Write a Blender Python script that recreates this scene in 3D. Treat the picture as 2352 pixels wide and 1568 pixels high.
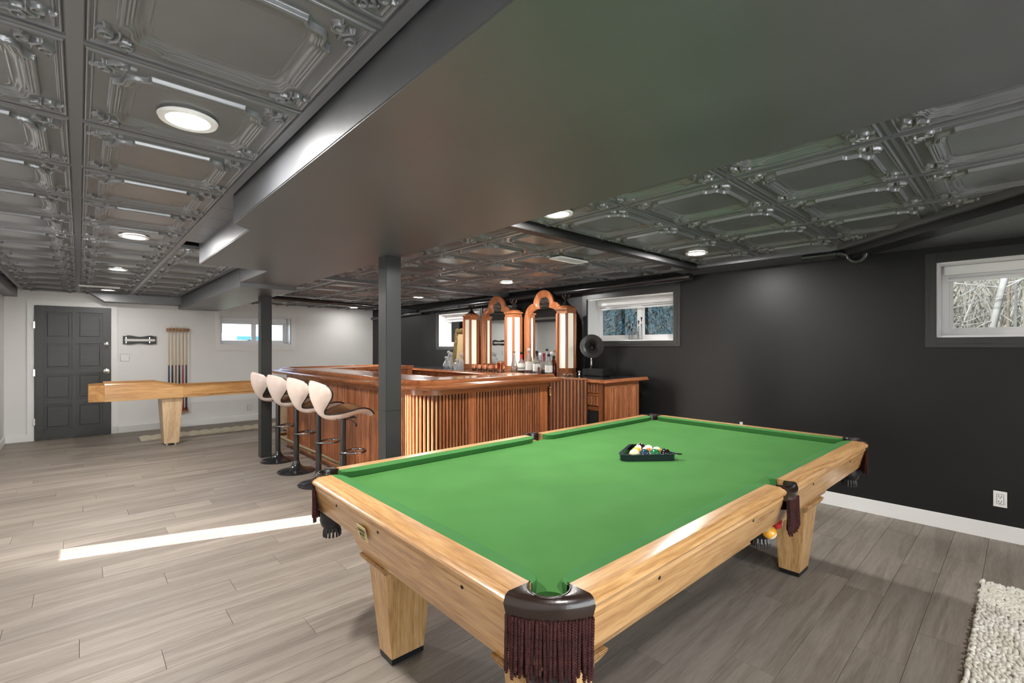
import bpy, math, random
import numpy as np
from mathutils import Vector, Matrix
random.seed(7)
PI = math.pi
S = bpy.context.scene
COL = S.collection
for o in list(bpy.data.objects): bpy.data.objects.remove(o)

# ------------------------------------------------------------------ camera, sky, sun, exposure
HC = 1.38
cam_d = bpy.data.cameras.new('camera'); cam = bpy.data.objects.new('camera', cam_d); COL.objects.link(cam)
cam.location = (0, 0, HC)
cam.rotation_euler = (PI/2, 0, -math.atan(993/1080.))
cam_d.sensor_width = 36.0; cam_d.sensor_fit = 'HORIZONTAL'
cam_d.lens = 36.0*1080/2352
cam_d.shift_y = (796-784)/2352.
cam_d.clip_start = 0.02; cam_d.clip_end = 200
S.camera = cam

world = bpy.data.worlds.new('sky'); S.world = world; world.use_nodes = True
wn = world.node_tree.nodes; wl = world.node_tree.links
sky = wn.new('ShaderNodeTexSky'); sky.sky_type = 'NISHITA'; sky.sun_disc = False
sky.sun_elevation = math.radians(30); sky.sun_rotation = math.radians(-70); sky.air_density = 1.3; sky.dust_density = 2.0
hs = wn.new('ShaderNodeHueSaturation'); hs.inputs['Saturation'].default_value = .55
wl.new(sky.outputs[0], hs.inputs['Color'])
wl.new(hs.outputs[0], wn['Background'].inputs['Color'])
wn['Background'].inputs['Strength'].default_value = 1.7

sd = bpy.data.lights.new('sun', 'SUN'); sun = bpy.data.objects.new('sun', sd); COL.objects.link(sun)
sd.energy = 38.0; sd.angle = math.radians(.6); sd.color = (1, .975, .94)
sdir = Vector((1.0, -.33, -.345)).normalized()
sun.rotation_euler = sdir.to_track_quat('-Z', 'Y').to_euler()
sun.location = (-8, 5, 6)

S.view_settings.view_transform = 'Standard'; S.view_settings.look = 'None'
S.view_settings.gamma = 1.0; S.view_settings.use_curve_mapping = False
S.view_settings.exposure = 0.5
LAMP_W = 26.0

# ------------------------------------------------------------------ materials
MATS = {}
def mat(name, color, rough=.5, metal=0., spec=.5, alpha=1, trans=0, emit=None, es=0, coat=0, sheen=0, ior=1.45):
    if name in MATS: return MATS[name]
    m = bpy.data.materials.new(name); m.use_nodes = True
    b = m.node_tree.nodes['Principled BSDF']
    b.inputs['Base Color'].default_value = (*color, 1); b.inputs['Roughness'].default_value = rough
    b.inputs['Metallic'].default_value = metal; b.inputs['Specular IOR Level'].default_value = spec
    b.inputs['Transmission Weight'].default_value = trans; b.inputs['IOR'].default_value = ior
    b.inputs['Coat Weight'].default_value = coat; b.inputs['Coat Roughness'].default_value = .15
    b.inputs['Sheen Weight'].default_value = sheen
    if emit: b.inputs['Emission Color'].default_value = (*emit, 1); b.inputs['Emission Strength'].default_value = es
    MATS[name] = m
    return m
def noisy(name, c1, c2, scale=8, rough=(.4, .6), stretch=(1, 1, 1), bump=0, bscale=60, detail=4, metal=0, coat=0, sheen=0, spec=.5, bdist=.002):
    m = mat(name, c1, rough[0], metal, spec, coat=coat, sheen=sheen)
    nt = m.node_tree; N = nt.nodes; L = nt.links; b = N['Principled BSDF']
    tc = N.new('ShaderNodeTexCoord'); mp = N.new('ShaderNodeMapping'); mp.inputs['Scale'].default_value = stretch
    L.new(tc.outputs['Object'], mp.inputs[0])
    n = N.new('ShaderNodeTexNoise'); n.inputs['Scale'].default_value = scale; n.inputs['Detail'].default_value = detail
    L.new(mp.outputs[0], n.inputs['Vector'])
    r = N.new('ShaderNodeValToRGB'); r.color_ramp.elements[0].position = .3; r.color_ramp.elements[1].position = .7
    r.color_ramp.elements[0].color = (*c1, 1); r.color_ramp.elements[1].color = (*c2, 1)
    L.new(n.outputs['Fac'], r.inputs[0]); L.new(r.outputs[0], b.inputs['Base Color'])
    mr = N.new('ShaderNodeMapRange'); mr.inputs['To Min'].default_value = rough[0]; mr.inputs['To Max'].default_value = rough[1]
    L.new(n.outputs['Fac'], mr.inputs[0]); L.new(mr.outputs[0], b.inputs['Roughness'])
    if bump:
        n2 = N.new('ShaderNodeTexNoise'); n2.inputs['Scale'].default_value = bscale; n2.inputs['Detail'].default_value = 3
        L.new(mp.outputs[0], n2.inputs['Vector'])
        bp = N.new('ShaderNodeBump'); bp.inputs['Strength'].default_value = bump; bp.inputs['Distance'].default_value = bdist
        L.new(n2.outputs['Fac'], bp.inputs['Height']); L.new(bp.outputs[0], b.inputs['Normal'])
    return m
def wood(name, cols, axis='x', scale=1., rough=(.25, .4), coat=.3, rnd=0, grain=1., bump=.15, fine=1.):
    """cols: dark, mid, light; axis = the grain's direction in object space"""
    if name in MATS: return MATS[name]
    m = mat(name, cols[1], rough[0], coat=coat)
    nt = m.node_tree; N = nt.nodes; L = nt.links; b = N['Principled BSDF']
    tc = N.new('ShaderNodeTexCoord'); oi = N.new('ShaderNodeObjectInfo')
    add = N.new('ShaderNodeVectorMath'); add.operation = 'MULTIPLY_ADD'
    cx = N.new('ShaderNodeCombineXYZ')
    for i in range(3): L.new(oi.outputs['Random'], cx.inputs[i])
    add.inputs[1].default_value = (31.7, 17.3, 23.1)
    L.new(cx.outputs[0], add.inputs[0]); L.new(tc.outputs['Object'], add.inputs[2])
    st = {'x': (.07, 1, 1), 'y': (1, .07, 1), 'z': (1, 1, .07)}[axis]
    mp = N.new('ShaderNodeMapping'); mp.inputs['Scale'].default_value = [v*scale for v in st]
    L.new(add.outputs[0], mp.inputs[0])
    n1 = N.new('ShaderNodeTexNoise'); n1.inputs['Scale'].default_value = 9; n1.inputs['Detail'].default_value = 2; n1.inputs['Distortion'].default_value = .6
    L.new(mp.outputs[0], n1.inputs['Vector'])
    # cathedral rings from a slow noise pushed through a sine
    ml = N.new('ShaderNodeMath'); ml.operation = 'MULTIPLY'; ml.inputs[1].default_value = 55*grain
    L.new(n1.outputs['Fac'], ml.inputs[0])
    sn = N.new('ShaderNodeMath'); sn.operation = 'SINE'; L.new(ml.outputs[0], sn.inputs[0])
    n2 = N.new('ShaderNodeTexNoise'); n2.inputs['Scale'].default_value = 120; n2.inputs['Detail'].default_value = 3
    L.new(mp.outputs[0], n2.inputs['Vector'])
    fm_ = N.new('ShaderNodeMapRange'); fm_.inputs['To Min'].default_value = .5-.5*fine; fm_.inputs['To Max'].default_value = .5+.5*fine; L.new(n2.outputs['Fac'], fm_.inputs[0])
    mx = N.new('ShaderNodeMath'); mx.operation = 'MULTIPLY_ADD'; mx.inputs[1].default_value = .13*(.5+.5*fine)
    L.new(sn.outputs[0], mx.inputs[0]); L.new(fm_.outputs[0], mx.inputs[2])
    r = N.new('ShaderNodeValToRGB'); e = r.color_ramp.elements
    e[0].position = .28; e[1].position = .74; e[0].color = (*cols[0], 1); e[1].color = (*cols[2], 1)
    k = r.color_ramp.elements.new(.5); k.color = (*cols[1], 1)
    L.new(mx.outputs[0], r.inputs[0])
    n3 = N.new('ShaderNodeTexNoise'); n3.inputs['Scale'].default_value = 2.2; n3.inputs['Detail'].default_value = 2
    mp2 = N.new('ShaderNodeMapping'); mp2.inputs['Scale'].default_value = [(.35 if v < 1 else 1) for v in st]
    L.new(add.outputs[0], mp2.inputs[0]); L.new(mp2.outputs[0], n3.inputs['Vector'])
    hv = N.new('ShaderNodeHueSaturation')
    v1 = N.new('ShaderNodeMapRange'); v1.inputs['From Min'].default_value = .3; v1.inputs['From Max'].default_value = .7
    v1.inputs['To Min'].default_value = .82; v1.inputs['To Max'].default_value = 1.12
    L.new(n3.outputs['Fac'], v1.inputs[0])
    v2 = N.new('ShaderNodeMapRange'); v2.inputs['To Min'].default_value = 1-rnd; v2.inputs['To Max'].default_value = 1+rnd
    L.new(oi.outputs['Random'], v2.inputs[0])
    vm = N.new('ShaderNodeMath'); vm.operation = 'MULTIPLY'; L.new(v1.outputs[0], vm.inputs[0]); L.new(v2.outputs[0], vm.inputs[1])
    L.new(vm.outputs[0], hv.inputs['Value']); L.new(r.outputs[0], hv.inputs['Color']); L.new(hv.outputs[0], b.inputs['Base Color'])
    mr = N.new('ShaderNodeMapRange'); mr.inputs['To Min'].default_value = rough[0]; mr.inputs['To Max'].default_value = rough[1]
    L.new(n1.outputs['Fac'], mr.inputs[0]); L.new(mr.outputs[0], b.inputs['Roughness'])
    if bump:
        bp = N.new('ShaderNodeBump'); bp.inputs['Strength'].default_value = bump; bp.inputs['Distance'].default_value = .001
        L.new(n2.outputs['Fac'], bp.inputs['Height']); L.new(bp.outputs[0], b.inputs['Normal'])
    return m
def pane_glass(name, tint=(1, 1, 1), gloss=1.0, white=0):
    m = bpy.data.materials.new(name); m.use_nodes = True; N = m.node_tree.nodes; L = m.node_tree.links
    for n in list(N): N.remove(n)
    o = N.new('ShaderNodeOutputMaterial'); t = N.new('ShaderNodeBsdfTransparent'); t.inputs[0].default_value = (*tint, 1)
    g = N.new('ShaderNodeBsdfGlossy'); g.inputs['Roughness'].default_value = .02
    f = N.new('ShaderNodeFresnel'); f.inputs['IOR'].default_value = 1.45
    ml = N.new('ShaderNodeMath'); ml.operation = 'MULTIPLY'; ml.inputs[1].default_value = gloss; L.new(f.outputs[0], ml.inputs[0])
    x = N.new('ShaderNodeMixShader'); L.new(ml.outputs[0], x.inputs[0]); L.new(t.outputs[0], x.inputs[1]); L.new(g.outputs[0], x.inputs[2])
    out_ = x
    if white:
        df = N.new('ShaderNodeBsdfDiffuse'); df.inputs[0].default_value = (.85, .87, .88, 1); y_ = N.new('ShaderNodeMixShader'); y_.inputs[0].default_value = white
        L.new(x.outputs[0], y_.inputs[1]); L.new(df.outputs[0], y_.inputs[2]); out_ = y_
    L.new(out_.outputs[0], o.inputs[0]); MATS[name] = m
    return m

M_tile = noisy('black ceiling tile paint', (.125, .129, .136), (.140, .144, .151), 3, (.22, .28), bump=.05, bscale=30, spec=1.0)
for _m, _i in ((M_tile, 1.52),): _m.node_tree.nodes['Principled BSDF'].inputs['IOR'].default_value = _i
M_bar = mat('black grid bar paint', (.13, .135, .145), .30, spec=.9)
M_duct = noisy('black bulkhead paint', (.072, .075, .082), (.088, .091, .098), 2.5, (.34, .46), bump=.3, bscale=45, bdist=.0015, spec=.8)
M_duct.node_tree.nodes['Principled BSDF'].inputs['IOR'].default_value = 1.7
M_blackwall = noisy('black wall paint', (.0095, .0095, .0095), (.012, .012, .0118), 2, (.38, .48), bump=.22, bscale=90, bdist=.001, spec=.42)
M_post = noisy('dark grey post paint', (.030, .032, .031), (.036, .038, .037), 3, (.35, .45))
M_trimblack = mat('dark window casing paint', (.038, .039, .038), .32)
M_white = noisy('white wall paint', (.76, .755, .74), (.80, .795, .78), 1.5, (.55, .7), bump=.1, bscale=120, bdist=.0008)
M_whitetrim = mat('white trim paint', (.82, .82, .80), .35)
M_vinyl = mat('white vinyl', (.88, .88, .88), .3)
M_doorblk = mat('charcoal door paint', (.042, .043, .042), .32)
M_plastic = mat('white plastic', (.8, .8, .78), .35)
M_chrome = mat('polished chrome', (.85, .85, .86), .12, 1)
M_brass = mat('brass', (.75, .58, .28), .2, 1)
M_blackmetal = mat('black enamel metal', (.014, .015, .017), .22, coat=.6)
M_blackpl = mat('black plastic', (.012, .012, .014), .3)
M_dark = mat('dark interior', (.01, .009, .008), .8)
M_floor = wood('grey oak laminate', ((.188, .155, .127), (.25, .213, .177), (.315, .272, .23)), 'x', 1.1, (.46, .6), coat=.0, rnd=.07, grain=.35, bump=.2, fine=.55)
M_oak = wood('honey oak', ((.36, .18, .066), (.52, .285, .112), (.63, .38, .17)), 'x', 1.6, (.24, .34), coat=.4, rnd=.03, grain=.6, fine=.7)
M_oaky = wood('honey oak across', ((.36, .18, .066), (.52, .285, .112), (.63, .38, .17)), 'y', 1.6, (.24, .34), coat=.4, rnd=.03, grain=.6, fine=.7)
M_oakz = wood('honey oak upright', ((.38, .205, .08), (.53, .31, .13), (.64, .40, .19)), 'z', 1.6, (.25, .4), coat=.3, rnd=.03, grain=.6, fine=.8)
RED = ((.18, .052, .018), (.32, .108, .040), (.45, .175, .070))
M_gap = wood('shadowed bar backing', ((.05, .016, .007), (.08, .027, .011), (.11, .04, .016)), 'z', 2)  # darker brown puts the shade between the reeds into the colour
M_redx = wood('red brown bar wood', RED, 'x', 1.5, (.15, .28), coat=.5, rnd=.05, grain=.3, fine=.45)
M_redy = wood('red brown bar wood across', RED, 'y', 1.5, (.15, .28), coat=.5, rnd=.05, grain=.3, fine=.45)
M_redz = wood('red brown bar wood upright', RED, 'z', 2.0, (.25, .38), coat=.3, rnd=.16, grain=.35, fine=.5)
M_maple = wood('amber maple', ((.42, .20, .065), (.53, .275, .095), (.60, .34, .13)), 'x', .8, (.3, .42), coat=.3, rnd=.03, grain=.4)
M_maplez = wood('pale maple upright', ((.50, .33, .18), (.60, .42, .25), (.68, .50, .31)), 'z', .8, (.35, .5), coat=.2, rnd=.03, grain=.4)
M_felt = noisy('green baize', (.047, .158, .034), (.058, .182, .043), 5, (.85, .95), bump=.3, bscale=900, spec=.2, bdist=.0004)
M_felt2 = noisy('green rail baize', (.041, .149, .038), (.050, .173, .046), 5, (.85, .95), bump=.3, bscale=900, spec=.2, bdist=.0004)
M_leather = noisy('dark brown leather', (.011, .0055, .004), (.024, .011, .007), 14, (.18, .32), bump=.4, bscale=160, coat=.4, bdist=.001)
M_cord = noisy('burgundy brown cord', (.027, .009, .009), (.056, .020, .018), 60, (.8, .95), spec=.15)
M_cream = noisy('cream leatherette', (.56, .455, .40), (.66, .55, .49), 9, (.35, .5), bump=.15, bscale=200)
M_tan = noisy('tan brown leatherette', (.23, .115, .055), (.30, .16, .08), 9, (.3, .45), bump=.15, bscale=200)
M_pipe = mat('dark piping', (.02, .015, .013), .4)
M_blacktop = mat('black laminate counter', (.012, .013, .016), .12, coat=.5)
M_copper = noisy('hammered copper', (.72, .30, .17), (.80, .38, .22), 40, (.18, .3), bump=.9, bscale=110, metal=1, bdist=.004)
M_mirror = mat('mirror silver', (.86, .88, .87), .015, 1)
M_lampglass = mat('milk lamp glass', (.74, .69, .57), .3, emit=(1, .90, .72), es=.26)
M_lens = mat('lit lamp lens', (1, 1, 1), .4, emit=(1, .96, .88), es=30)
M_glass = pane_glass('window pane glass', (.97, .98, .99), 1); M_dim = pane_glass('dimming window pane glass', (.20, .225, .26), 1); M_dim3 = pane_glass('mid dimming pane glass', (.34, .36, .38), 1); M_dim2 = pane_glass('lightly dimming window pane glass', (.60, .66, .74), 1)  # pane tints are added to dim the overbright outdoor views
M_clear = pane_glass('clear bottle glass', (.88, .92, .91), 2.6, .10)
M_crystal = pane_glass('cut crystal', (.88, .9, .92), 4.0, .22)
M_gold = noisy('antique gilt', (.055, .038, .013), (.17, .115, .037), 30, (.35, .6), bump=.6, bscale=60, metal=.6, bdist=.004)
M_blackpaint = mat('plain black print', (.01, .01, .01), .4)
M_rug = noisy('cream wool', (.62, .57, .47), (.80, .77, .69), 7, (.85, .95), sheen=.3)
M_canvas = noisy('cream foam mat', (.60, .54, .40), (.70, .64, .50), 6, (.7, .8))
M_rackwood = wood('rack cherry wood', ((.22, .09, .04), (.38, .18, .08), (.5, .26, .13)), 'x', 2)

# ------------------------------------------------------------------ mesh helpers
class MB:
    def __init__(s): s.v = []; s.f = []; s.m = []
    def add(s, vs, fs, mi=0):
        b = len(s.v); s.v += [tuple(p) for p in vs]
        for f in fs: s.f.append(tuple(i+b for i in f)); s.m.append(mi)
        return s
    def box(s, x0, x1, y0, y1, z0, z1, mi=0):
        v = [(x, y, z) for z in (z0, z1) for y in (y0, y1) for x in (x0, x1)]
        return s.add(v, [(0, 2, 3, 1), (4, 5, 7, 6), (0, 1, 5, 4), (2, 6, 7, 3), (0, 4, 6, 2), (1, 3, 7, 5)], mi)
    def frustum(s, r0, z0, r1, z1, mi=0):
        """r = (x0,x1,y0,y1) rectangles at z0 and z1"""
        v = [(r[0+i], r[2+j], z) for r, z in ((r0, z0), (r1, z1)) for j in (0, 1) for i in (0, 1)]
        return s.add(v, [(0, 2, 3, 1), (4, 5, 7, 6), (0, 1, 5, 4), (2, 6, 7, 3), (0, 4, 6, 2), (1, 3, 7, 5)], mi)
    def prism(s, poly, z0, z1, mi=0, top=True, bottom=True):
        n = len(poly); v = [(x, y, z0) for x, y in poly]+[(x, y, z1) for x, y in poly]
        f = [(i, (i+1) % n, n+(i+1) % n, n+i) for i in range(n)]
        if bottom: f.append(tuple(reversed(range(n))))
        if top: f.append(tuple(range(n, 2*n)))
        return s.add(v, f, mi)
    def lathe(s, prof, n=24, c=(0, 0, 0), mi=0, caps=True, axis='z'):
        v = []; f = []
        for r, z in prof:
            for k in range(n):
                a = 2*PI*k/n; p = (r*math.cos(a), r*math.sin(a), z)
                if axis == 'x': p = (p[2], p[0], p[1])
                if axis == 'y': p = (p[0], p[2], p[1])
                v.append((p[0]+c[0], p[1]+c[1], p[2]+c[2]))
        for i in range(len(prof)-1):
            for k in range(n): f.append((i*n+k, i*n+(k+1) % n, (i+1)*n+(k+1) % n, (i+1)*n+k))
        if caps:
            if prof[0][0] > 1e-5: f.append(tuple(reversed(range(n))))
            if prof[-1][0] > 1e-5: f.append(tuple(range((len(prof)-1)*n, len(prof)*n)))
        return s.add(v, f, mi)
    def tube(s, pts, r, n=8, mi=0, closed=False, caps=True):
        pts = [Vector(p) for p in pts]; m = len(pts)
        rr = r if isinstance(r, (list, tuple)) else [r]*m
        v = []; f = []; up = None
        for i, p in enumerate(pts):
            if closed: t = pts[(i+1) % m]-pts[i-1]
            else: t = pts[min(i+1, m-1)]-pts[max(i-1, 0)]
            t.normalize()
            if up is None:
                up = Vector((0, 0, 1)) if abs(t.z) < .9 else Vector((1, 0, 0))
            a = t.cross(up)
            if a.length < 1e-4: a = t.orthogonal()
            a.normalize(); b = a.cross(t); up = b
            for k in range(n):
                w = 2*PI*k/n; v.append(p+(a*math.cos(w)+b*math.sin(w))*rr[i])
        for i in range(m if closed else m-1):
            j = (i+1) % m
            for k in range(n): f.append((i*n+k, i*n+(k+1) % n, j*n+(k+1) % n, j*n+k))
        if caps and not closed: f += [tuple(reversed(range(n))), tuple(range((m-1)*n, m*n))]
        return s.add(v, f, mi)
    def ball(s, c, r, n=16, m=10, mi=0, sc=(1, 1, 1)):
        v = [(c[0], c[1], c[2]-r*sc[2])]; f = []
        for i in range(1, m):
            a = -PI/2+PI*i/m
            for k in range(n):
                w = 2*PI*k/n; v.append((c[0]+r*sc[0]*math.cos(a)*math.cos(w), c[1]+r*sc[1]*math.cos(a)*math.sin(w), c[2]+r*sc[2]*math.sin(a)))
        v.append((c[0], c[1], c[2]+r*sc[2]))
        for k in range(n): f.append((0, 1+(k+1) % n, 1+k))
        for i in range(m-2):
            for k in range(n): f.append((1+i*n+k, 1+i*n+(k+1) % n, 1+(i+1)*n+(k+1) % n, 1+(i+1)*n+k))
        t = len(v)-1; b = 1+(m-2)*n
        for k in range(n): f.append((t, b+k, b+(k+1) % n))
        return s.add(v, f, mi)
    def sweep(s, path, prof, mi=0, closed=False, caps=True):
        """path of (x,y); prof of (offset to the left of travel, z)"""
        P = [Vector((p[0], p[1])) for p in path]; n = len(P); k = len(prof); v = []; f = []
        for i in range(n):
            a = P[i]-P[i-1] if (i > 0 or closed) else P[1]-P[0]
            b = P[(i+1) % n]-P[i] if (i < n-1 or closed) else a
            a.normalize(); b.normalize(); na = Vector((-a.y, a.x)); nb = Vector((-b.y, b.x))
            m = na+nb; m = m/max(.2, m.dot(na))
            for o, z in prof: v.append((P[i].x+m.x*o, P[i].y+m.y*o, z))
        for i in range(n if closed else n-1):
            j = (i+1) % n
            for q in range(k): f.append((i*k+q, j*k+q, j*k+(q+1) % k, i*k+(q+1) % k))
        if caps and not closed: f += [tuple(range(k)), tuple(reversed(range((n-1)*k, n*k)))]
        return s.add(v, f, mi)
    def xf(s, M):
        s.v = [tuple(M @ Vector(p)) for p in s.v]; return s
    def mesh(s, name, mats, smooth=False, bevel=0):
        me = bpy.data.meshes.new(name); me.from_pydata(s.v, [], s.f)
        for m in (mats if isinstance(mats, (list, tuple)) else [mats]): me.materials.append(m)
        if len(me.materials) > 1: me.polygons.foreach_set('material_index', s.m)
        me.update()
        import bmesh
        b = bmesh.new(); b.from_mesh(me); bmesh.ops.recalc_face_normals(b, faces=b.faces)
        if bevel:
            bmesh.ops.bevel(b, geom=[e for e in b.edges if len(e.link_faces) == 2 and e.calc_face_angle(0) > .6], offset=bevel, segments=2, affect='EDGES', clamp_overlap=True)
        b.to_mesh(me); b.free()
        if smooth:
            me.polygons.foreach_set('use_smooth', [True]*len(me.polygons))
            if smooth is not True: me.set_sharp_from_angle(angle=math.radians(smooth))
        me.update(); return me

def link(name, me, parent=None, loc=None, rz=0):
    o = bpy.data.objects.new(name, me); COL.objects.link(o)
    if parent: o.parent = parent
    if loc is not None: o.location = loc
    if rz: o.rotation_euler.z = rz
    return o
def obj(name, mb, m, parent=None, smooth=False, bevel=0, loc=None, rz=0):
    return link(name, mb.mesh(name, m, smooth, bevel), parent, loc, rz)
def thing(name, label, cat, loc=(0, 0, 0), rz=0, group=None):
    o = bpy.data.objects.new(name, None); COL.objects.link(o); o.location = loc; o.rotation_euler.z = rz
    o['label'] = label; o['category'] = cat
    if group: o['group'] = group
    return o
def tag(o, label, cat, group=None, kind=None):
    o['label'] = label; o['category'] = cat
    if group: o['group'] = group
    if kind: o['kind'] = kind
    return o
def struct(name, label, mb=None, m=None, cat='structure', **k):
    if mb is None: o = bpy.data.objects.new(name, None); COL.objects.link(o)
    else: o = obj(name, mb, m, **k)
    o['kind'] = 'structure'; o['label'] = label; o['category'] = cat
    return o
def dup(root, loc=None, rz=None, label=None, group=None):
    r = root.copy(); COL.objects.link(r)
    if loc is not None: r.location = loc
    if rz is not None: r.rotation_euler.z = rz
    if label: r['label'] = label
    if group: r['group'] = group
    def rec(a, b):
        for ch in list(a.children):
            c = ch.copy(); COL.objects.link(c); c.parent = b; rec(ch, c)
    rec(root, r)
    return r
def B(*a): return MB().box(*a)

# ------------------------------------------------------------------ room shell
XL, XR, YB, YD, ZC, ZR = -.79, 4.83, -2.6, 9.8, 2.21, 2.19
fl = struct('floor', 'grey brown oak laminate plank floor', B(XL, XR, YB, YD, -.12, -.012), M_floor, 'floor')
# individual planks, running towards the black wall
PW, PL, GAP = .178, 1.22, .0007
pm = MB().frustum((0, PL-GAP, 0, PW-GAP), -.012, (.0006, PL-GAP-.0006, .0006, PW-GAP-.0006), 0).mesh('plank', M_floor)
ca = math.atan(993/1080.)
rest = MB()
def inview(x0, x1, y0, y1):
    for X in (x0, (x0+x1)/2, x1):
        for Y in (y0, y1):
            f = X*math.sin(ca)+Y*math.cos(ca); r = X*math.cos(ca)-Y*math.sin(ca)
            if f > 1.55 and abs(r/f) < 1.15: return True
    return False
rows = []
y = .345 - PW*17
i = 0
while y < YD:
    off = (i*.437+.10*(i % 3)) % 1.0*PL
    if abs(y-.523) < .01: off = (3.27-XL) % PL
    if abs(y-.345) < .01: off = (3.85-XL) % PL
    x = XL-PL+off
    while x < XR-.001:
        a, b = max(x, XL), min(x+PL, XR); y1 = min(y+PW, YD)
        if b-a > .02 and y1-y > .02 and y > YB:
            rows.append((a, b, y, y1))
        x += PL
    y += PW; i += 1
keep = [r for r in rows if inview(*r)]
def fdist(r): return ((r[0]+r[1])/2)*math.sin(ca)+((r[2]+r[3])/2)*math.cos(ca)
keep.sort(key=fdist); keepset = set(keep[:296])
for r in rows:
    a, b, y0, y1 = r
    if r in keepset:
        if b-a > PL-.001 and y1-y0 > PW-.001: me = pm
        else:
            w, h = b-a-GAP, y1-y0-GAP
            me = MB().frustum((0, w, 0, h), -.012, (.0006, w-.0006, .0006, h-.0006), 0).mesh('plank', M_floor)
        link('plank', me, fl, (a, y0, 0))
    else: rest.box(a, b-GAP, y0, y1-GAP, -.012, 0)
if rest.f:
    o = obj('plank_run', rest, M_floor, fl); o['kind'] = 'stuff'

def wall_with_holes(along, a0, a1, z0, z1, d0, d1, holes):
    """boxes round rectangular holes; along='y' → wall in the YZ plane between x=d0..d1"""
    mb = MB(); hs = sorted(holes)
    def bx(p0, p1, q0, q1):
        if p1-p0 < 1e-4 or q1-q0 < 1e-4: return
        if along == 'y': mb.box(d0, d1, p0, p1, q0, q1)
        else: mb.box(p0, p1, d0, d1, q0, q1)
    c = a0
    for h0, h1, q0, q1 in hs:
        bx(c, h0, z0, z1); bx(h0, h1, z0, q0); bx(h0, h1, q1, z1); c = h1
    bx(c, a1, z0, z1)
    return mb
WT = .30
W_MID = (2.61, 3.81, 1.45, 1.985); W_LEFT = (6.03, 7.23, 1.385, 1.965); W_RIGHT = (-.78, .45, 1.45, 2.02)
struct('wall_right', 'black painted wall behind the pool table and back bar', wall_with_holes('y', YB, YD+.3, -.05, 2.5, XR, XR+WT, [W_MID, W_LEFT, W_RIGHT]), M_blackwall, 'wall')
W_DOOR = (1.86, 3.07, 1.42, 1.94)
struct('wall_back', 'white painted far wall with the charcoal door', wall_with_holes('x', XL, XR, -.05, 2.5, YD, YD+WT, [W_DOOR]), M_white, 'wall')
# left wall: a narrow sidelight lets the sun in; a glazed opening is added behind the camera for daylight
SL = (4.44, 4.74, .24, 2.02)
struct('wall_left', 'white painted wall at the left edge', wall_with_holes('y', YB-.3, YD+.3, -.05, 2.5, XL-.2, XL, [SL]), M_white, 'wall')
struct('wall_front', 'white wall behind the viewer', wall_with_holes('x', XL, XR, -.05, 2.5, YB-.2, YB, [(-.7, 2.3, .02, 2.06)]), M_white, 'wall')
ceil = struct('ceiling', 'black embossed tin style tile ceiling in a suspended grid', B(XL-.2, XR+.3, YB-.2, YD+.3, 2.27, 2.5), M_bar, 'ceiling')

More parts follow.
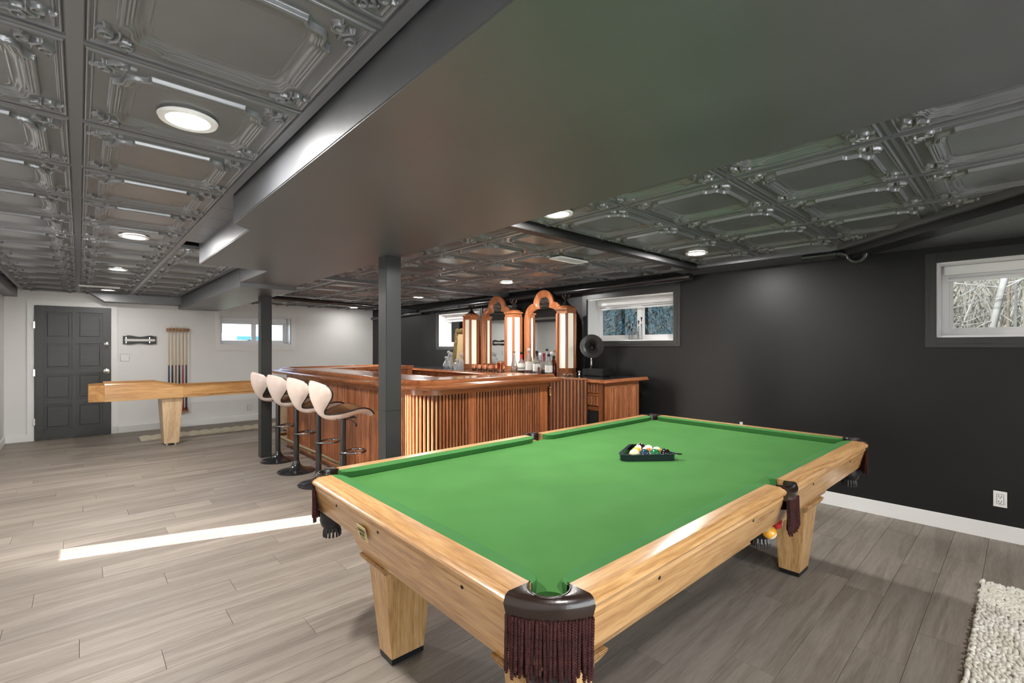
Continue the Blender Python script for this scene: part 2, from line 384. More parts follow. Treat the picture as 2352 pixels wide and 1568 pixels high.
# ceiling tile: embossed height field -------------------------------------------------
TP = .604; TH = TP-.012
def tile_mesh():
    half = np.concatenate([np.linspace(0, .118, 5)[:-1], np.linspace(.118, TH/2, 112)])
    lin = np.concatenate([-half[::-1], half[1:]]); n = len(lin)
    U, V = np.meshgrid(lin, lin)
    def ss(a, b, x): t = np.clip((x-a)/(b-a), 0, 1); return t*t*(3-2*t)
    def bead(d, c, w, h): return h*np.clip(1-((d-c)/w)**2, 0, 1)**.5
    e = np.minimum(TH/2-np.abs(U), TH/2-np.abs(V))
    H = bead(e, .020, .0045, .0050)+bead(e, .032, .0035, .0034)
    a = .222
    au, av = np.abs(U), np.abs(V)
    dr = a-np.maximum(au, av)
    # corners cut by a concave, ogee-like chamfer
    cx = np.hypot(au-(a+.012), av-(a+.012))-.092
    wob = (au+av-(2*a-.085))
    dch = -(wob)/1.414+.012*np.cos((au-av)*48)
    d = np.minimum(dr, dch)
    H += np.where(d > 0, 1, 0)*0
    H += ss(0, .0045, d)*.0125 - ss(.0125, .0150, d)*.0035 + ss(.0165, .0185, d)*.0015 - ss(.0205, .0230, d)*.0035 + ss(.0245, .0265, d)*.0015 - ss(.0285, .0315, d)*.0040 - ss(.034, .052, d)*.0070
    H += bead(d, .062, .0026, .0024)
    # scroll ornaments
    A, Bq = np.abs(U)-.212, np.abs(V)-.212
    p = (A-Bq)/1.414*np.sign(U*V); q = (A+Bq)/1.414-.010
    orn = np.zeros_like(U)
    def ring(cx, cy, r, w, h):
        dd = np.abs(np.hypot(p-cx, q-cy)-r); return h*np.clip(1-(dd/w)**2, 0, 1)**.5
    def cap(x0, y0, x1, y1, w, h):
        dx, dy = x1-x0, y1-y0; t = np.clip(((p-x0)*dx+(q-y0)*dy)/(dx*dx+dy*dy), 0, 1)
        dd = np.hypot(p-x0-t*dx, q-y0-t*dy); ww = w*(1-.55*t)
        return h*np.clip(1-(dd/ww)**2, 0, 1)**.5
    for k in (ring(-.030, .004, .0135, .006, .011), ring(.028, -.002, .012, .006, .011), cap(-.030, .016, .008, .020, .008, .010),
              cap(.0, -.004, .004, .030, .008, .011), cap(.0, -.004, -.016, -.024, .008, .010), cap(.0, -.004, .020, -.024, .007, .010),
              cap(.03, .008, .052, .020, .008, .009), cap(-.034, -.008, -.056, -.018, .008, .009), cap(.026, -.002, .030, -.002, .006, .009),
              cap(-.03, .004, -.028, .004, .005, .009)):
        orn = np.maximum(orn, k)
    H = np.maximum(H, H*.3+orn)
    Z = -H*1.4
    idx = np.arange(n*n).reshape(n, n)
    fs = np.stack([idx[:-1, :-1], idx[1:, :-1], idx[1:, 1:], idx[:-1, 1:]], -1).reshape(-1, 4)
    me = bpy.data.meshes.new('ceiling_tile')
    me.from_pydata(np.stack([U, V, Z], -1).reshape(-1, 3).tolist(), [], fs.tolist())
    me.materials.append(M_tile); me.polygons.foreach_set('use_smooth', [True]*len(me.polygons)); me.update()
    return me
tile = tile_mesh()
flat = MB().box(-TH/2, TH/2, -TH/2, TH/2, 0, .006).mesh('ceiling_tile', M_bar)
def put_tile(x, y, z, me=tile): link('ceiling_tile', me, ceil, (x, y, z))
xsL = [-.01-TP/2, -.01+TP/2]
y0L = 1.73-TP*7
ylinesL = [y0L+TP*k for k in range(0, 22) if y0L+TP*k < YD]
for k, yl in enumerate(ylinesL):
    for X in xsL: put_tile(X, yl+TP/2, ZC)
    if yl > 4.3: put_tile(.594+TP/2, yl+TP/2, ZC)
xR = [1.69+.605*k for k in range(5)]
y0R = .345-.605*4
ylinesR = [y0R+.605*k for k in range(0, 21) if y0R+.605*k < YD-.1]
for yl in ylinesR:
    for X in xR: put_tile(X+.3025, yl+.3025, ZR)
# plain filler strips between the grid and the bulkhead
for k in range(7): obj('filler_panel', B(.61, .735, 2.94+TP*k*.5, 2.94+TP*(k+1)*.5-.006, ZC-.002, ZC+.01), M_bar, ceil) if 2.94+TP*k*.5 < 4.4 else None
def gbar(x0, x1, y0, y1, z): obj('grid_bar', B(x0, x1, y0, y1, z-.008, z+.02), M_bar, ceil)
for X in (-.614, -.01, .594): gbar(X-.017, X+.017, YB, YD, ZC)
gbar(1.198-.017, 1.198+.017, 4.6, YD, ZC)
for yl in ylinesL: gbar(XL, 1.22 if yl > 4.5 else .61, yl-.006, yl+.006, ZC+.003)
for X in xR+[xR[-1]+.605]: gbar(X-.013, X+.013, YB, YD, ZR)
for yl in ylinesR: gbar(1.8, XR, yl-.006, yl+.006, ZR+.003)

# bulkheads
du = MB().prism([(.625, YB), (1.79, YB), (1.79, 5.6), (1.245, 5.6), (1.245, 4.60), (.725, 4.60), (.725, 3.06), (.625, 2.96)], 2.06, 2.26)
struct('trim_1', 'wide dark grey bulkhead boxed round a duct across the ceiling', du, M_duct, 'bulkhead', bevel=.004)
struct('trim_2', 'narrower dark bulkhead continuing to the far wall', B(1.245, 1.82, 5.6, YD, 2.015, 2.26), M_duct, 'bulkhead', bevel=.004)
struct('trim_3', 'short black soffit over the cue rack against the far wall', MB().add([(.10, 9.8, 2.26), (.10, 9.8, 2.2), (.28, 9.8, 2.075), (1.25, 9.8, 2.075), (1.25, 9.8, 2.26), (.10, 9.5, 2.26), (.10, 9.5, 2.2), (.28, 9.5, 2.075), (1.25, 9.5, 2.075), (1.25, 9.5, 2.26)],
       [(0, 1, 2, 3, 4), (9, 8, 7, 6, 5), (0, 5, 6, 1), (1, 6, 7, 2), (2, 7, 8, 3), (3, 8, 9, 4), (4, 9, 5, 0)]), M_duct, 'soffit')
struct('trim_4', 'black soffit along the left wall', B(XL, -.66, YB, YD, 2.10, 2.26), M_duct, 'soffit')
struct('trim_5', 'black soffit along the black wall over the pool table', MB().prism([(4.42, 2.42), (4.42, 1.0), (3.25, -.18), (2.3, -1.1), (2.3, YB), (XR, YB), (XR, 2.42)][::-1], 2.145, 2.26), M_duct, 'soffit')
# diagonal boxed beam, beam strips
dg = MB().prism([(4.50, 1.02), (4.62, .90), (2.42, -1.3), (2.30, -1.18)], 2.095, 2.2)
struct('trim_6', 'diagonal black boxed beam near the right window', dg, M_blackwall, 'beam', bevel=.003)
struct('trim_7', 'narrow black boxed beam running to the black wall beyond the middle lamp', B(1.79, 4.46, 2.15, 2.235, 2.13, 2.26), M_blackwall, 'beam', bevel=.003)
struct('trim_8', 'second narrow black beam over the far bar end', B(1.82, XR, 5.32, 5.40, 2.14, 2.26), M_bar, 'beam', bevel=.003)

# baseboards and casing
struct('baseboard_right', 'white baseboard along the black wall', B(XR-.014, XR, YB, 2.9, 0, .115), M_whitetrim, 'baseboard', bevel=.003)
struct('baseboard_back', 'white baseboard along the far wall', MB().box(XL, -.56, YD-.014, YD, 0, .11).box(.45, XR, YD-.014, YD, 0, .11), M_whitetrim, 'baseboard', bevel=.003)
struct('baseboard_left', 'white baseboard along the left wall', B(XL, XL+.014, 1.6, YD, 0, .11), M_whitetrim, 'baseboard', bevel=.003)
struct('trim_9', 'dark corner board where the black wall begins', B(XR-.03, XR+.0, YD-.5, YD-.001, 0, 2.2), M_blackwall, 'corner board')

# posts
def post(x, y, top, label):
    t = thing('support_post', label, 'post', (x, y, 0))
    obj('post_casing', B(-.0625, .0625, -.0625, .0625, 0, top), M_post, t, bevel=.004)
    mb = MB()
    mb.sweep([(-.0625, -.0625), (.0625, -.0625), (.0625, .0625), (-.0625, .0625)], [(0, .9), (-.0008, .9), (-.0008, .903), (0, .903)], closed=True)
    obj('joint', mb, M_blackmetal, t)
post(1.735, 3.26, 2.06, 'square charcoal post in front of the bar corner, nearer to the pool table')
post(1.715, 6.45, 2.015, 'square charcoal post behind the bar stools, beside the shuffleboard table')

# ------------------------------------------------------------------ windows
def window(name, label, loc, rz, w, z0, z1, casing, cm, mull=.5, gm=None):
    """local x along the wall, y outwards, origin at the left bottom of the opening on the wall face"""
    t = struct(name, label, cat='window'); t.location = (loc[0], loc[1], z0); t.rotation_euler.z = rz
    h = z1-z0; cl, cr, cb, ct = casing; D = .30
    mb = MB()
    for k, (e, th) in enumerate(((1.0, .014), (.62, .022))):
        a, b, c, d = cl*e, cr*e, cb*e, ct*e
        mb.box(-a, 0, -th, 0, -c, h+d).box(w, w+b, -th, 0, -c, h+d).box(0, w, -th, 0, -c, 0).box(0, w, -th, 0, h, h+d)
    obj('casing', mb, cm, t, bevel=.002)
    mb = MB().box(0, .012, 0, .24, 0, h).box(w-.012, w, 0, .24, 0, h).box(.012, w-.012, 0, .24, h-.012, h).box(.012, w-.012, 0, .24, 0, .014)
    obj('reveal', mb, M_vinyl, t)
    y0, y1 = .20, .28
    f = .055
    mb = MB().box(.012, f, y0, y1, .014, h-.012).box(w-f, w-.012, y0, y1, .014, h-.012).box(f, w-f, y0, y1, .014, f).box(f, w-f, y0, y1, h-.10, h-.012)
    mb.box(w*mull-.022, w*mull+.022, y0+.01, y1-.01, f, h-.10)
    obj('window_frame', mb, M_vinyl, t, bevel=.003)
    obj('blind_cassette', MB().box(.03, w-.03, y0-.045, y0-.004, h-.082, h-.014).box(.03, w-.03, y0-.052, y0-.02, h-.135, h-.118), M_vinyl, t, bevel=.004)
    for a, b, s in ((f, w*mull-.022, 0), (w*mull+.022, w-f, 1)):
        mb = MB(); q = .022; yy = y0+.02+.025*s
        mb.box(a, a+q, yy, yy+.02, f, h-.10).box(b-q, b, yy, yy+.02, f, h-.10).box(a+q, b-q, yy, yy+.02, f, f+q).box(a+q, b-q, yy, yy+.02, h-.10-q, h-.10)
        obj('sash', mb, M_vinyl, t, bevel=.002)
        obj('pane', B(a+q, b-q, yy+.008, yy+.012, f+q, h-.10-q), gm or M_dim, t)
    return t
window('window_1', 'middle window in the black wall beside the gramophone horn', (XR, W_MID[1]), -PI/2, 1.20, W_MID[2], W_MID[3], (.08, .075, .065, .185), M_trimblack, .53)
window('window_2', 'window in the black wall behind the gilt frame and back bar lamps', (XR, W_LEFT[1]), -PI/2, 1.20, W_LEFT[2], W_LEFT[3], (.075, .075, .065, .06), M_trimblack, .53)
window('window_3', 'window at the right edge looking onto bare trees', (XR, W_RIGHT[1]), -PI/2, 1.23, W_RIGHT[2], W_RIGHT[3], (.065, .08, .075, .075), M_trimblack, .5, M_dim3)
window('window_4', 'white cased window in the far wall behind the post', (W_DOOR[0], YD), 0, 1.21, W_DOOR[2], W_DOOR[3], (.08, .085, .105, .085), M_whitetrim, .5, M_dim2)
# glazing of the openings behind the viewer and of the sidelight
def glazed(name, label, mbf, mbg):
    t = struct(name, label, mbf, M_vinyl, 'window'); obj('pane', mbg, M_glass, t)
glazed('window_5', 'narrow sidelight in the left wall', MB().box(XL-.15, XL-.1, SL[0], SL[0]+.02, SL[2], SL[3]).box(XL-.15, XL-.1, SL[1]-.02, SL[1], SL[2], SL[3]), B(XL-.13, XL-.125, SL[0]+.02, SL[1]-.02, SL[2], SL[3]))
mbf = MB()
for a in (-.7, .78, 2.25): mbf.box(a, a+.05, YB-.15, YB-.1, .02, 2.06)
glazed('window_added', 'wide glazed opening added behind the viewer to let daylight in', mbf, B(-.65, 2.25, YB-.13, YB-.125, .02, 2.06))  # unseen opening, added to brighten the left floor and ceiling

# ------------------------------------------------------------------ door
dr = struct('door_1', 'charcoal eight panel door in the far wall', B(-.485, .365, YD-.012, YD+.02, .008, 1.985), M_doorblk, 'door')
mb = MB()
xs = [(-.485, -.39), (-.085, -.035), (.265, .365)]
for a, b in xs: mb.box(a, b, YD-.044, YD-.011, .008, 1.985)
for a, b in ((.008, .15), (.52, .585), (.97, 1.045), (1.43, 1.50), (1.90, 1.985)):
    for p, q in ((-.39, -.085), (-.035, .265)): mb.box(p, q, YD-.043, YD-.0115, a, b)
obj('panel_moulding', mb, M_doorblk, dr, bevel=.006)
for z0, z1 in ((.15, .52), (.585, .97), (1.045, 1.43), (1.50, 1.90)):
    for p, q in ((-.39, -.085), (-.035, .265)):
        obj('door_panel', MB().box(p+.035, q-.035, YD-.022, YD-.0115, z0+.035, z1-.035), M_doorblk, dr, bevel=.007)
for z in (1.00, 1.43):
    r = .032 if z < 1.2 else .026
    obj('door_knob' if z < 1.2 else 'deadbolt', MB().lathe([(r+.006, 0), (r+.006, .008), (.014, .012), (.014, .03), (r-.004, .036), (r, .048), (r-.008, .06), (0.001, .062)], 20, axis='y').xf(Matrix.Translation((.315, YD-.044, z)) @ Matrix.Scale(-1, 4, (0, 1, 0))), M_chrome, dr, smooth=40)
for z in (.28, 1.0, 1.7): obj('hinge', B(-.50, -.478, YD-.04, YD-.028, z-.05, z+.05), M_chrome, dr)
struct('trim_10', 'white casing round the charcoal door', MB().box(-.565, -.49, YD-.02, YD, 0, 2.065).box(.37, .445, YD-.02, YD, 0, 2.065).box(-.49, .37, YD-.02, YD, 1.99, 2.065), M_whitetrim, 'door casing', bevel=.004)

# ------------------------------------------------------------------ recessed lamps
def downlight(x, y, z, label, watts=1.):
    t = thing('ceiling_light', label, 'ceiling light', (x, y, z), group='recessed ceiling lights')
    obj('trim_ring', MB().lathe([(.068, -.014), (.088, -.016), (.093, -.006), (.070, .0), (.068, -.014)], 32, caps=False), M_plastic, t, smooth=40)
    obj('lens', MB().lathe([(.001, -.0125), (.069, -.0125), (.069, -.006)], 32, caps=False), M_lens, t)
    ld = bpy.data.lights.new('lamp', 'AREA'); ld.shape = 'DISK'; ld.size = .13; ld.energy = LAMP_W*watts; ld.color = (1, .975, .95)
    lo = bpy.data.objects.new('lamp', ld); COL.objects.link(lo); lo.parent = t; lo.location = (0, 0, -.018)
downlight(.29, 2.05, ZC, 'round recessed lamp nearest the viewer, left of the bulkhead', 1.0)
downlight(.30, 4.50, ZC, 'second round recessed lamp left of the bulkhead', 1.0)
downlight(.30, 6.50, ZC, 'third round recessed lamp left of the bulkhead', 1.0)
downlight(.30, 8.95, ZC, 'round recessed lamp near the charcoal door', .22)
downlight(2.12, 1.90, ZR, 'round recessed lamp half hidden behind the bulkhead edge')
downlight(3.90, 1.90, ZR, 'round recessed lamp close to the black wall by the beam', .8)
downlight(3.92, 4.36, ZR, 'round recessed lamp above the arched bar mirrors')
downlight(4.03, 6.62, ZR, 'round recessed lamp above the left end of the back bar', 1.4)
downlight(4.12, 9.25, ZR, 'round recessed lamp farthest away, near the white wall corner', .15)
downlight(.29, -.4, ZC, 'unseen recessed lamp added behind the viewer, left')  # unseen lamp, added to help light the room
downlight(3.0, -1.2, 2.14, 'unseen recessed lamp added behind the viewer, right')  # another lamp added out of view as extra light

# ceiling vents
def vent(x, y, z, w, d, label, ang=0):
    t = thing('ceiling_vent', label, 'vent', (x, y, z), ang)
    obj('vent_frame', MB().box(-w/2, w/2, -d/2, -d/2+.02, -.014, 0).box(-w/2, w/2, d/2-.02, d/2, -.014, 0).box(-w/2, -w/2+.02, -d/2+.02, d/2-.02, -.014, 0).box(w/2-.02, w/2, -d/2+.02, d/2-.02, -.014, 0), M_plastic, t, bevel=.002)
    for k in range(6):
        yy = -d/2+.03+(d-.06)*k/5
        obj('slat', MB().box(-w/2+.02, w/2-.02, -.008, .008, -.001, .001).xf(Matrix.Translation((0, yy, -.006)) @ Matrix.Rotation(.6, 4, 'X')), M_plastic, t)
vent(3.28, 2.80, ZR-.016, .38, .14, 'white framed vent in the black ceiling beyond the boxed beam')
vent(.20, 8.42, ZC-.016, .42, .13, 'white slim vent in the ceiling near the charcoal door')

# ------------------------------------------------------------------ pipes
def pipe(name, pts, r, label, bands=()):
    t = thing(name, label, 'pipe', (0, 0, 0))
    obj('pipe_run', MB().tube(pts, r, 16), M_blackmetal, t, smooth=50)
    for p, ax in bands:
        mb = MB().lathe([(r+.001, -.014), (r+.006, -.012), (r+.006, .012), (r+.001, .014)], 16, c=(0, 0, 0), axis=ax, caps=False)
        mb.xf(Matrix.Translation(p)); obj('pipe_coupling', mb, M_blackmetal, t, smooth=40)
pipe('drain_pipe', [(4.70, 2.35, 2.115), (4.70, 5.0, 2.085), (4.70, 7.62, 2.055)], .042, 'black drain pipe hung along the black wall over the windows', [((4.70, yy, 2.115-(yy-2.35)*.0114), 'y') for yy in (4.6, 5.2, 6.4, 6.9, 7.5)])
pipe('drain_pipe', [(4.78, 7.7, 2.03), (4.78, 9.78, 2.0)], .035, 'black pipe low along the black wall near the far corner', [((4.78, 8.4, 2.02), 'y')])
pipe('drain_pipe', [(1.9, 7.66, 2.13), (4.66, 7.66, 2.055), (4.72, 7.66, 2.05)], .03, 'black pipe crossing the ceiling near the far wall', [((4.60, 7.66, 2.056), 'x')])
tp = [(4.44, 1.25, 2.12), (4.44, .98, 2.12), (4.44, .93, 2.10)]+[(4.44, .93-.055*(1-math.cos(a)), 2.10-.06*math.sin(a)) for a in np.linspace(.3, PI, 8)]+[(4.44, .82, 2.14)]
pipe('drain_trap', tp, .022, 'black u shaped drain trap under the diagonal beam', [((4.44, 1.02, 2.12), 'y')])

# ------------------------------------------------------------------ pool table
TZ = .80; HU, HV = 1.462, .796; PX, PY, PR = 2.205, 1.450, math.radians(-.85)
PT = thing('pool_table', 'light oak pool table with green cloth and leather fringed pockets', 'pool table', (PX, PY, 0), PR)
CO, CR = .0982, .0512         # corner hole centre offset, radius
def corner_pts(sx, sy):
    """arc of the corner hole where it cuts the bed, from the long-side end to the short-side end"""
    pts = []
    for a in np.linspace(math.atan2(-.013, .0495), math.atan2(.0495, -.013), 12):
        p, q = CO+CR*math.cos(a), CO+CR*math.sin(a)
        pts.append((sx*(HU-p), sy*(HV-q)))
    return pts
bed = []
side = lambda sy: [(-sy*x, -sy*(HV-q)) if 0 else (x, q) for x, q in []]
def side_arc(sy, direction):
    pts = []
    for a in np.linspace(-.985, -PI+.985, 9): pts.append((.042*math.cos(a), HV-.05+.042*math.sin(a)))
    # centre v = HV-.05, lower half of the circle faces the table
    pts = [(x, sy*v) for x, v in pts]
    return pts if direction > 0 else pts[::-1]
c1 = corner_pts(-1, -1); c2 = corner_pts(1, -1); c3 = corner_pts(1, 1); c4 = corner_pts(-1, 1)
bed = c1[::-1]+side_arc(-1, -1)+c2+c3[::-1]+side_arc(1, 1)+c4
obj('bed_cloth', MB().prism(bed, .735, .765), M_felt, PT)
# wood rails
def rail_profile(long):
    w = .080 if long else .085
    # (offset inwards, z)
    return [(w, TZ-.05), (w, TZ), (.030, TZ), (.022, TZ-.0015), (.018, TZ-.005), (.012, TZ-.006), (.002, TZ-.013), (.0, TZ-.020), (.004, TZ-.028), (.014, TZ-.031), (.014, TZ-.05)]
def rail(u0, v0, u1, v1, long):
    obj('rail', MB().sweep([(u0, v0), (u1, v1)], rail_profile(long)), M_oak if long else M_oaky, PT, smooth=35)
E = .146
rail(-HU+E, -HV, -.06, -HV, True); rail(.06, -HV, HU-E, -HV, True)
rail(HU, -HV+E, HU, HV-E, False)
rail(HU-E, HV, .06, HV, True); rail(-.06, HV, -HU+E, HV, True)
rail(-HU, HV-E, -HU, -HV+E, False)
# cushions: lofted, rounded at both ends
def cushion(p0, p1, inn):
    """p0,p1 = ends of the line where the cushion meets the wood; inn = inward normal"""
    P0, P1 = Vector(p0), Vector(p1); d = (P1-P0); Ln = d.length; d.normalize(); nrm = Vector(inn)
    st = [0, .006, .014, .026, .042, .062, .09, .12]
    ss = st+[Ln*.5]+[Ln-s for s in st[::-1]]
    v = []; f = []; K = 5
    for s in ss:
        e = min(s, Ln-s); t = min(1, e/.10)
        w = .052*math.sqrt(max(0, 1-(1-t)**2.6))+.002
        P = P0+d*s
        for o, z in ((0, TZ-.001), (w*.8, TZ-.001), (w, TZ-.006), (w*.82, .7655), (0, .7655)):
            q = P+nrm*o; v.append((q.x, q.y, z))
    for i in range(len(ss)-1):
        for k in range(K): f.append((i*K+k, (i+1)*K+k, (i+1)*K+(k+1) % K, i*K+(k+1) % K))
    f += [tuple(range(K)), tuple(reversed(range((len(ss)-1)*K, len(ss)*K)))]
    obj('cushion', MB().add(v, f), M_felt2, PT, smooth=35)
iv, iu = HV-.080, HU-.085
for sx in (-1, 1):
    for sy in (-1, 1): cushion((sx*.052, sy*iv), (sx*(HU-E+.004), sy*iv), (0, -sy))
    cushion((sx*iu, -(HV-E+.004)), (sx*iu, HV-E+.004), (-sx, 0))
# fascia boards under the rails (lean inwards), lower cabinet, screws
def fascia(sgn, long):
    h = HU if long else HV
    a = (HU if not long else HV)-.014
    v = []; z0, z1 = .63, TZ-.045; e0, e1 = h-.072, h-.128
    def P(l, o, z): return (l, sgn*o, z) if long else (sgn*o, l, z)
    for z, o, e in ((z1, a, e1), (z0, a-.04, e0)):
        for oo in (o, o-.02):
            v += [P(-e, oo, z), P(e, oo, z)]
    return MB().add(v, [(0, 1, 5, 4), (2, 6, 7, 3), (0, 2, 3, 1), (4, 5, 7, 6), (0, 4, 6, 2), (1, 3, 7, 5)])
for s in (-1, 1):
    obj('fascia', fascia(s, True), M_oak, PT, bevel=.002)
    obj('fascia', fascia(s, False), M_oaky, PT, bevel=.002)
def cab(sgn, long):
    v = []
    top = (1.335, .645); bot = (1.275, .582)
    def P(l, o, z): return (l, sgn*o, z) if long else (sgn*o, l, z)
    for (hu, hv), z in ((top, .645), (bot, .455)):
        l, o = (hu, hv) if long else (hv, hu)
        for oo in (o, o-.022): v += [P(-l+(o-oo), oo, z), P(l-(o-oo), oo, z)]
    return MB().add(v, [(0, 1, 5, 4), (2, 6, 7, 3), (0, 2, 3, 1), (4, 5, 7, 6), (0, 4, 6, 2), (1, 3, 7, 5)])
for s in (-1, 1):
    obj('apron', cab(s, True), M_oak, PT, bevel=.002)
    obj('apron', cab(s, False), M_oaky, PT, bevel=.002)
obj('slate_frame', MB().box(-1.33, 1.33, -.67, .67, .645, .734), M_dark, PT)
for sx in (-1, 1):
    for sy in (-1, 1):
        ou = .052 if sx < 0 else -.050; ov = -.018 if sy > 0 else .028
        def R(a, b, c, d):
            a, b, c, d = a+ou, b+ou, c+ov, d+ov
            return (min(sx*a, sx*b), max(sx*a, sx*b), min(sy*c, sy*d), max(sy*c, sy*d))
        lg = obj('leg', MB().frustum(R(1.01, 1.17, .39, .505), .028, R(.97, 1.205, .375, .545), .43), M_oakz, PT, bevel=.003)
        obj('leg_moulding', MB().frustum(R(.965, 1.21, .37, .55), .41, R(.945, 1.235, .35, .572), .445).frustum(R(.945, 1.235, .35, .572), .445, R(.945, 1.235, .35, .572), .454), M_oakz, lg, bevel=.003)
        obj('foot_plate', MB().box(*R(1.012, 1.168, .392, .503), .006, .027).box(*R(1.03, 1.15, .41, .485), 0, .006), M_blackpl, lg)
# dark screw recesses on the fascias
for u in (-1.0, -.35, .35, 1.0):
    obj('screw_hole', MB().lathe([(.001, 0), (.006, 0), (.006, .003)], 10, axis='y').xf(Matrix.Translation((u, -HV+.019, .735))), M_dark, PT)
for v in (-.45, .05, .42, .66):
    obj('screw_hole', MB().lathe([(.001, 0), (.006, 0), (.006, .003)], 10, axis='x').xf(Matrix.Translation((-HU+.019, v, .735))), M_dark, PT)
# leather pockets with fringe
def rope(L, r=.0032, turns=11, seg=44, n=5):
    mb = MB()
    for ph in (0, PI):
        pts = [(r*.75*math.cos(ph+2*PI*turns*k/seg), r*.75*math.sin(ph+2*PI*turns*k/seg), -L*k/seg) for k in range(seg+1)]
        mb.tube(pts, [r*(.95 if k < seg-1 else .6) for k in range(seg+1)], n)
    return mb
ropes = [rope(L).mesh('fringe_cord', M_cord, True) for L in (.126, .134, .140, .148)]
def qbez(a, b, c, n): return [((1-t)**2*a[0]+2*t*(1-t)*b[0]+t*t*c[0], (1-t)**2*a[1]+2*t*(1-t)*b[1]+t*t*c[1]) for t in np.linspace(0, 1, n)]
def corner_pocket(sx, sy, ncord):
    n = 15
    out = qbez((.0, E+.002), (.040, .040), (E+.002, .0), n)
    inn = []
    a0, a1 = math.radians(110.8), math.radians(339.2)
    for t in np.linspace(0, 1, n):
        a = a0+(a1-a0)*t; inn.append((CO+CR*math.cos(a), CO+CR*math.sin(a)))
    
    def W(p, q, z): return (sx*(HU-p), sy*(HV-q), z)
    # cross-section rows from inside bottom, over the top, to outside bottom
    v = []; K = 8
    for i in range(n):
        (op, oq), (ip, iq) = out[i], inn[i]
        dx, dy = op-ip, oq-iq; l = math.hypot(dx, dy); dx /= l; dy /= l
        bul = .004*math.sin(PI*i/(n-1))
        v += [W(ip, iq, .70), W(ip, iq, TZ-.006), W(ip+dx*.004, iq+dy*.004, TZ+.004), W(op-dx*.012, oq-dy*.012, TZ+.004+.0*bul), W(op-dx*.002, oq-dy*.002, TZ-.002),
              W(op+dx*(.004+bul*.5), oq+dy*(.004+bul*.5), TZ-.020), W(op-dx*.004, oq-dy*.004, TZ-.050), W(op-dx*.018, oq-dy*.018, TZ-.052)]
    f = []
    for i in range(n-1):
        for k in range(K): f.append((i*K+k, (i+1)*K+k, (i+1)*K+(k+1) % K, i*K+(k+1) % K))
    f += [tuple(range(K)), tuple(reversed(range((n-1)*K, n*K)))]
    pk = obj('pocket', MB().add(v, f), M_leather, PT, smooth=50)
    # stitched welt round the hole
    obj('welt', MB().tube([W(p, q, TZ+.0035) for p, q in inn], .0024, 6), M_leather, pk, smooth=True)
    fr = out
    L = sum(math.dist(fr[i], fr[i+1]) for i in range(n-1))
    for layer in (0, 1):
        m = ncord if layer == 0 else ncord-3
        for k in range(m):
            t = (k+.5)/m*L; acc = 0
            for i in range(n-1):
                dd = math.dist(fr[i], fr[i+1])
                if acc+dd >= t: break
                acc += dd
            w = (t-acc)/dd; p = fr[i][0]*(1-w)+fr[i+1][0]*w; q = fr[i][1]*(1-w)+fr[i+1][1]*w
            ins = .004+layer*.008
            o = link('fringe_cord', random.choice(ropes), pk, W(p+ins*.7+random.uniform(-.001, .001), q+ins*.7+random.uniform(-.001, .001), TZ-.050-layer*.004), random.uniform(0, 6))
            o.rotation_euler.x = random.uniform(-.035, .035); o.rotation_euler.y = random.uniform(-.035, .035)
    obj('fringe_band', MB().add([W(p+.003, q+.003, z) for p, q in fr for z in (TZ-.048, TZ-.062)], [(2*i, 2*i+2, 2*i+3, 2*i+1) for i in range(n-1)]), M_cord, pk)
    return pk
def net(cx, cy, name='pocket_net'):
    nb = obj(name, MB().lathe([(.046, .74), (.048, .66), (.052, .62), (.054, .585), (.046, .560), (.030, .545), (.012, .540)], 20, c=(cx, cy, 0), caps=False), M_blackpl, PT, smooth=True)
    mb = MB()
    for k in range(14):
        a = 2*PI*k/14; mb.tube([(cx+.030*math.cos(a), cy+.030*math.sin(a), .556), (cx+.036*math.cos(a), cy+.036*math.sin(a), .53), (cx+.036*math.cos(a), cy+.036*math.sin(a), .510)], .005, 4)
    obj('net_fringe', mb, M_blackpl, nb)
for sx in (-1, 1):
    for sy in (-1, 1):
        corner_pocket(sx, sy, 26 if (sx, sy) == (-1, -1) else 20)
        net(sx*(HU-.105), sy*(HV-.105))
def side_pocket(sy):
    n = 11; v = []; K = 8
    for i in range(n):
        t = -1+2*i/(n-1); ox, oy = .060*t, -.010*(1-t*t)
        a = PI*(1-(i/(n-1)))  # from left to right over the outer half of the hole
        ix, iy = .044*math.cos(a), .050-.040*math.sin(a)
        def W(x, q, z): return (x, sy*(HV-q), z)
        v += [W(ix, iy, .70), W(ix, iy, TZ-.006), W(ix, iy-.004, TZ+.003), W(ox*.97, oy+.010, TZ+.003), W(ox, oy+.001, TZ-.002), W(ox, oy-.005, TZ-.02), W(ox, oy, TZ-.055), W(ox, oy+.02, TZ-.056)]
    f = []
    for i in range(n-1):
        for k in range(K): f.append((i*K+k, (i+1)*K+k, (i+1)*K+(k+1) % K, i*K+(k+1) % K))
    f += [tuple(range(K)), tuple(reversed(range((n-1)*K, n*K)))]
    pk = obj('pocket', MB().add(v, f), M_leather, PT, smooth=50)
    for layer in (0, 1):
        for k in range(13):
            x = -.052+.104*k/12
            o = link('fringe_cord', random.choice(ropes), pk, (x, sy*(HV+.006-layer*.008), TZ-.052), random.uniform(0, 6))
            o.rotation_euler.x = random.uniform(-.05, .05); o.rotation_euler.y = random.uniform(-.05, .05)
    net(0, sy*(HV-.125))
side_pocket(-1); side_pocket(1)
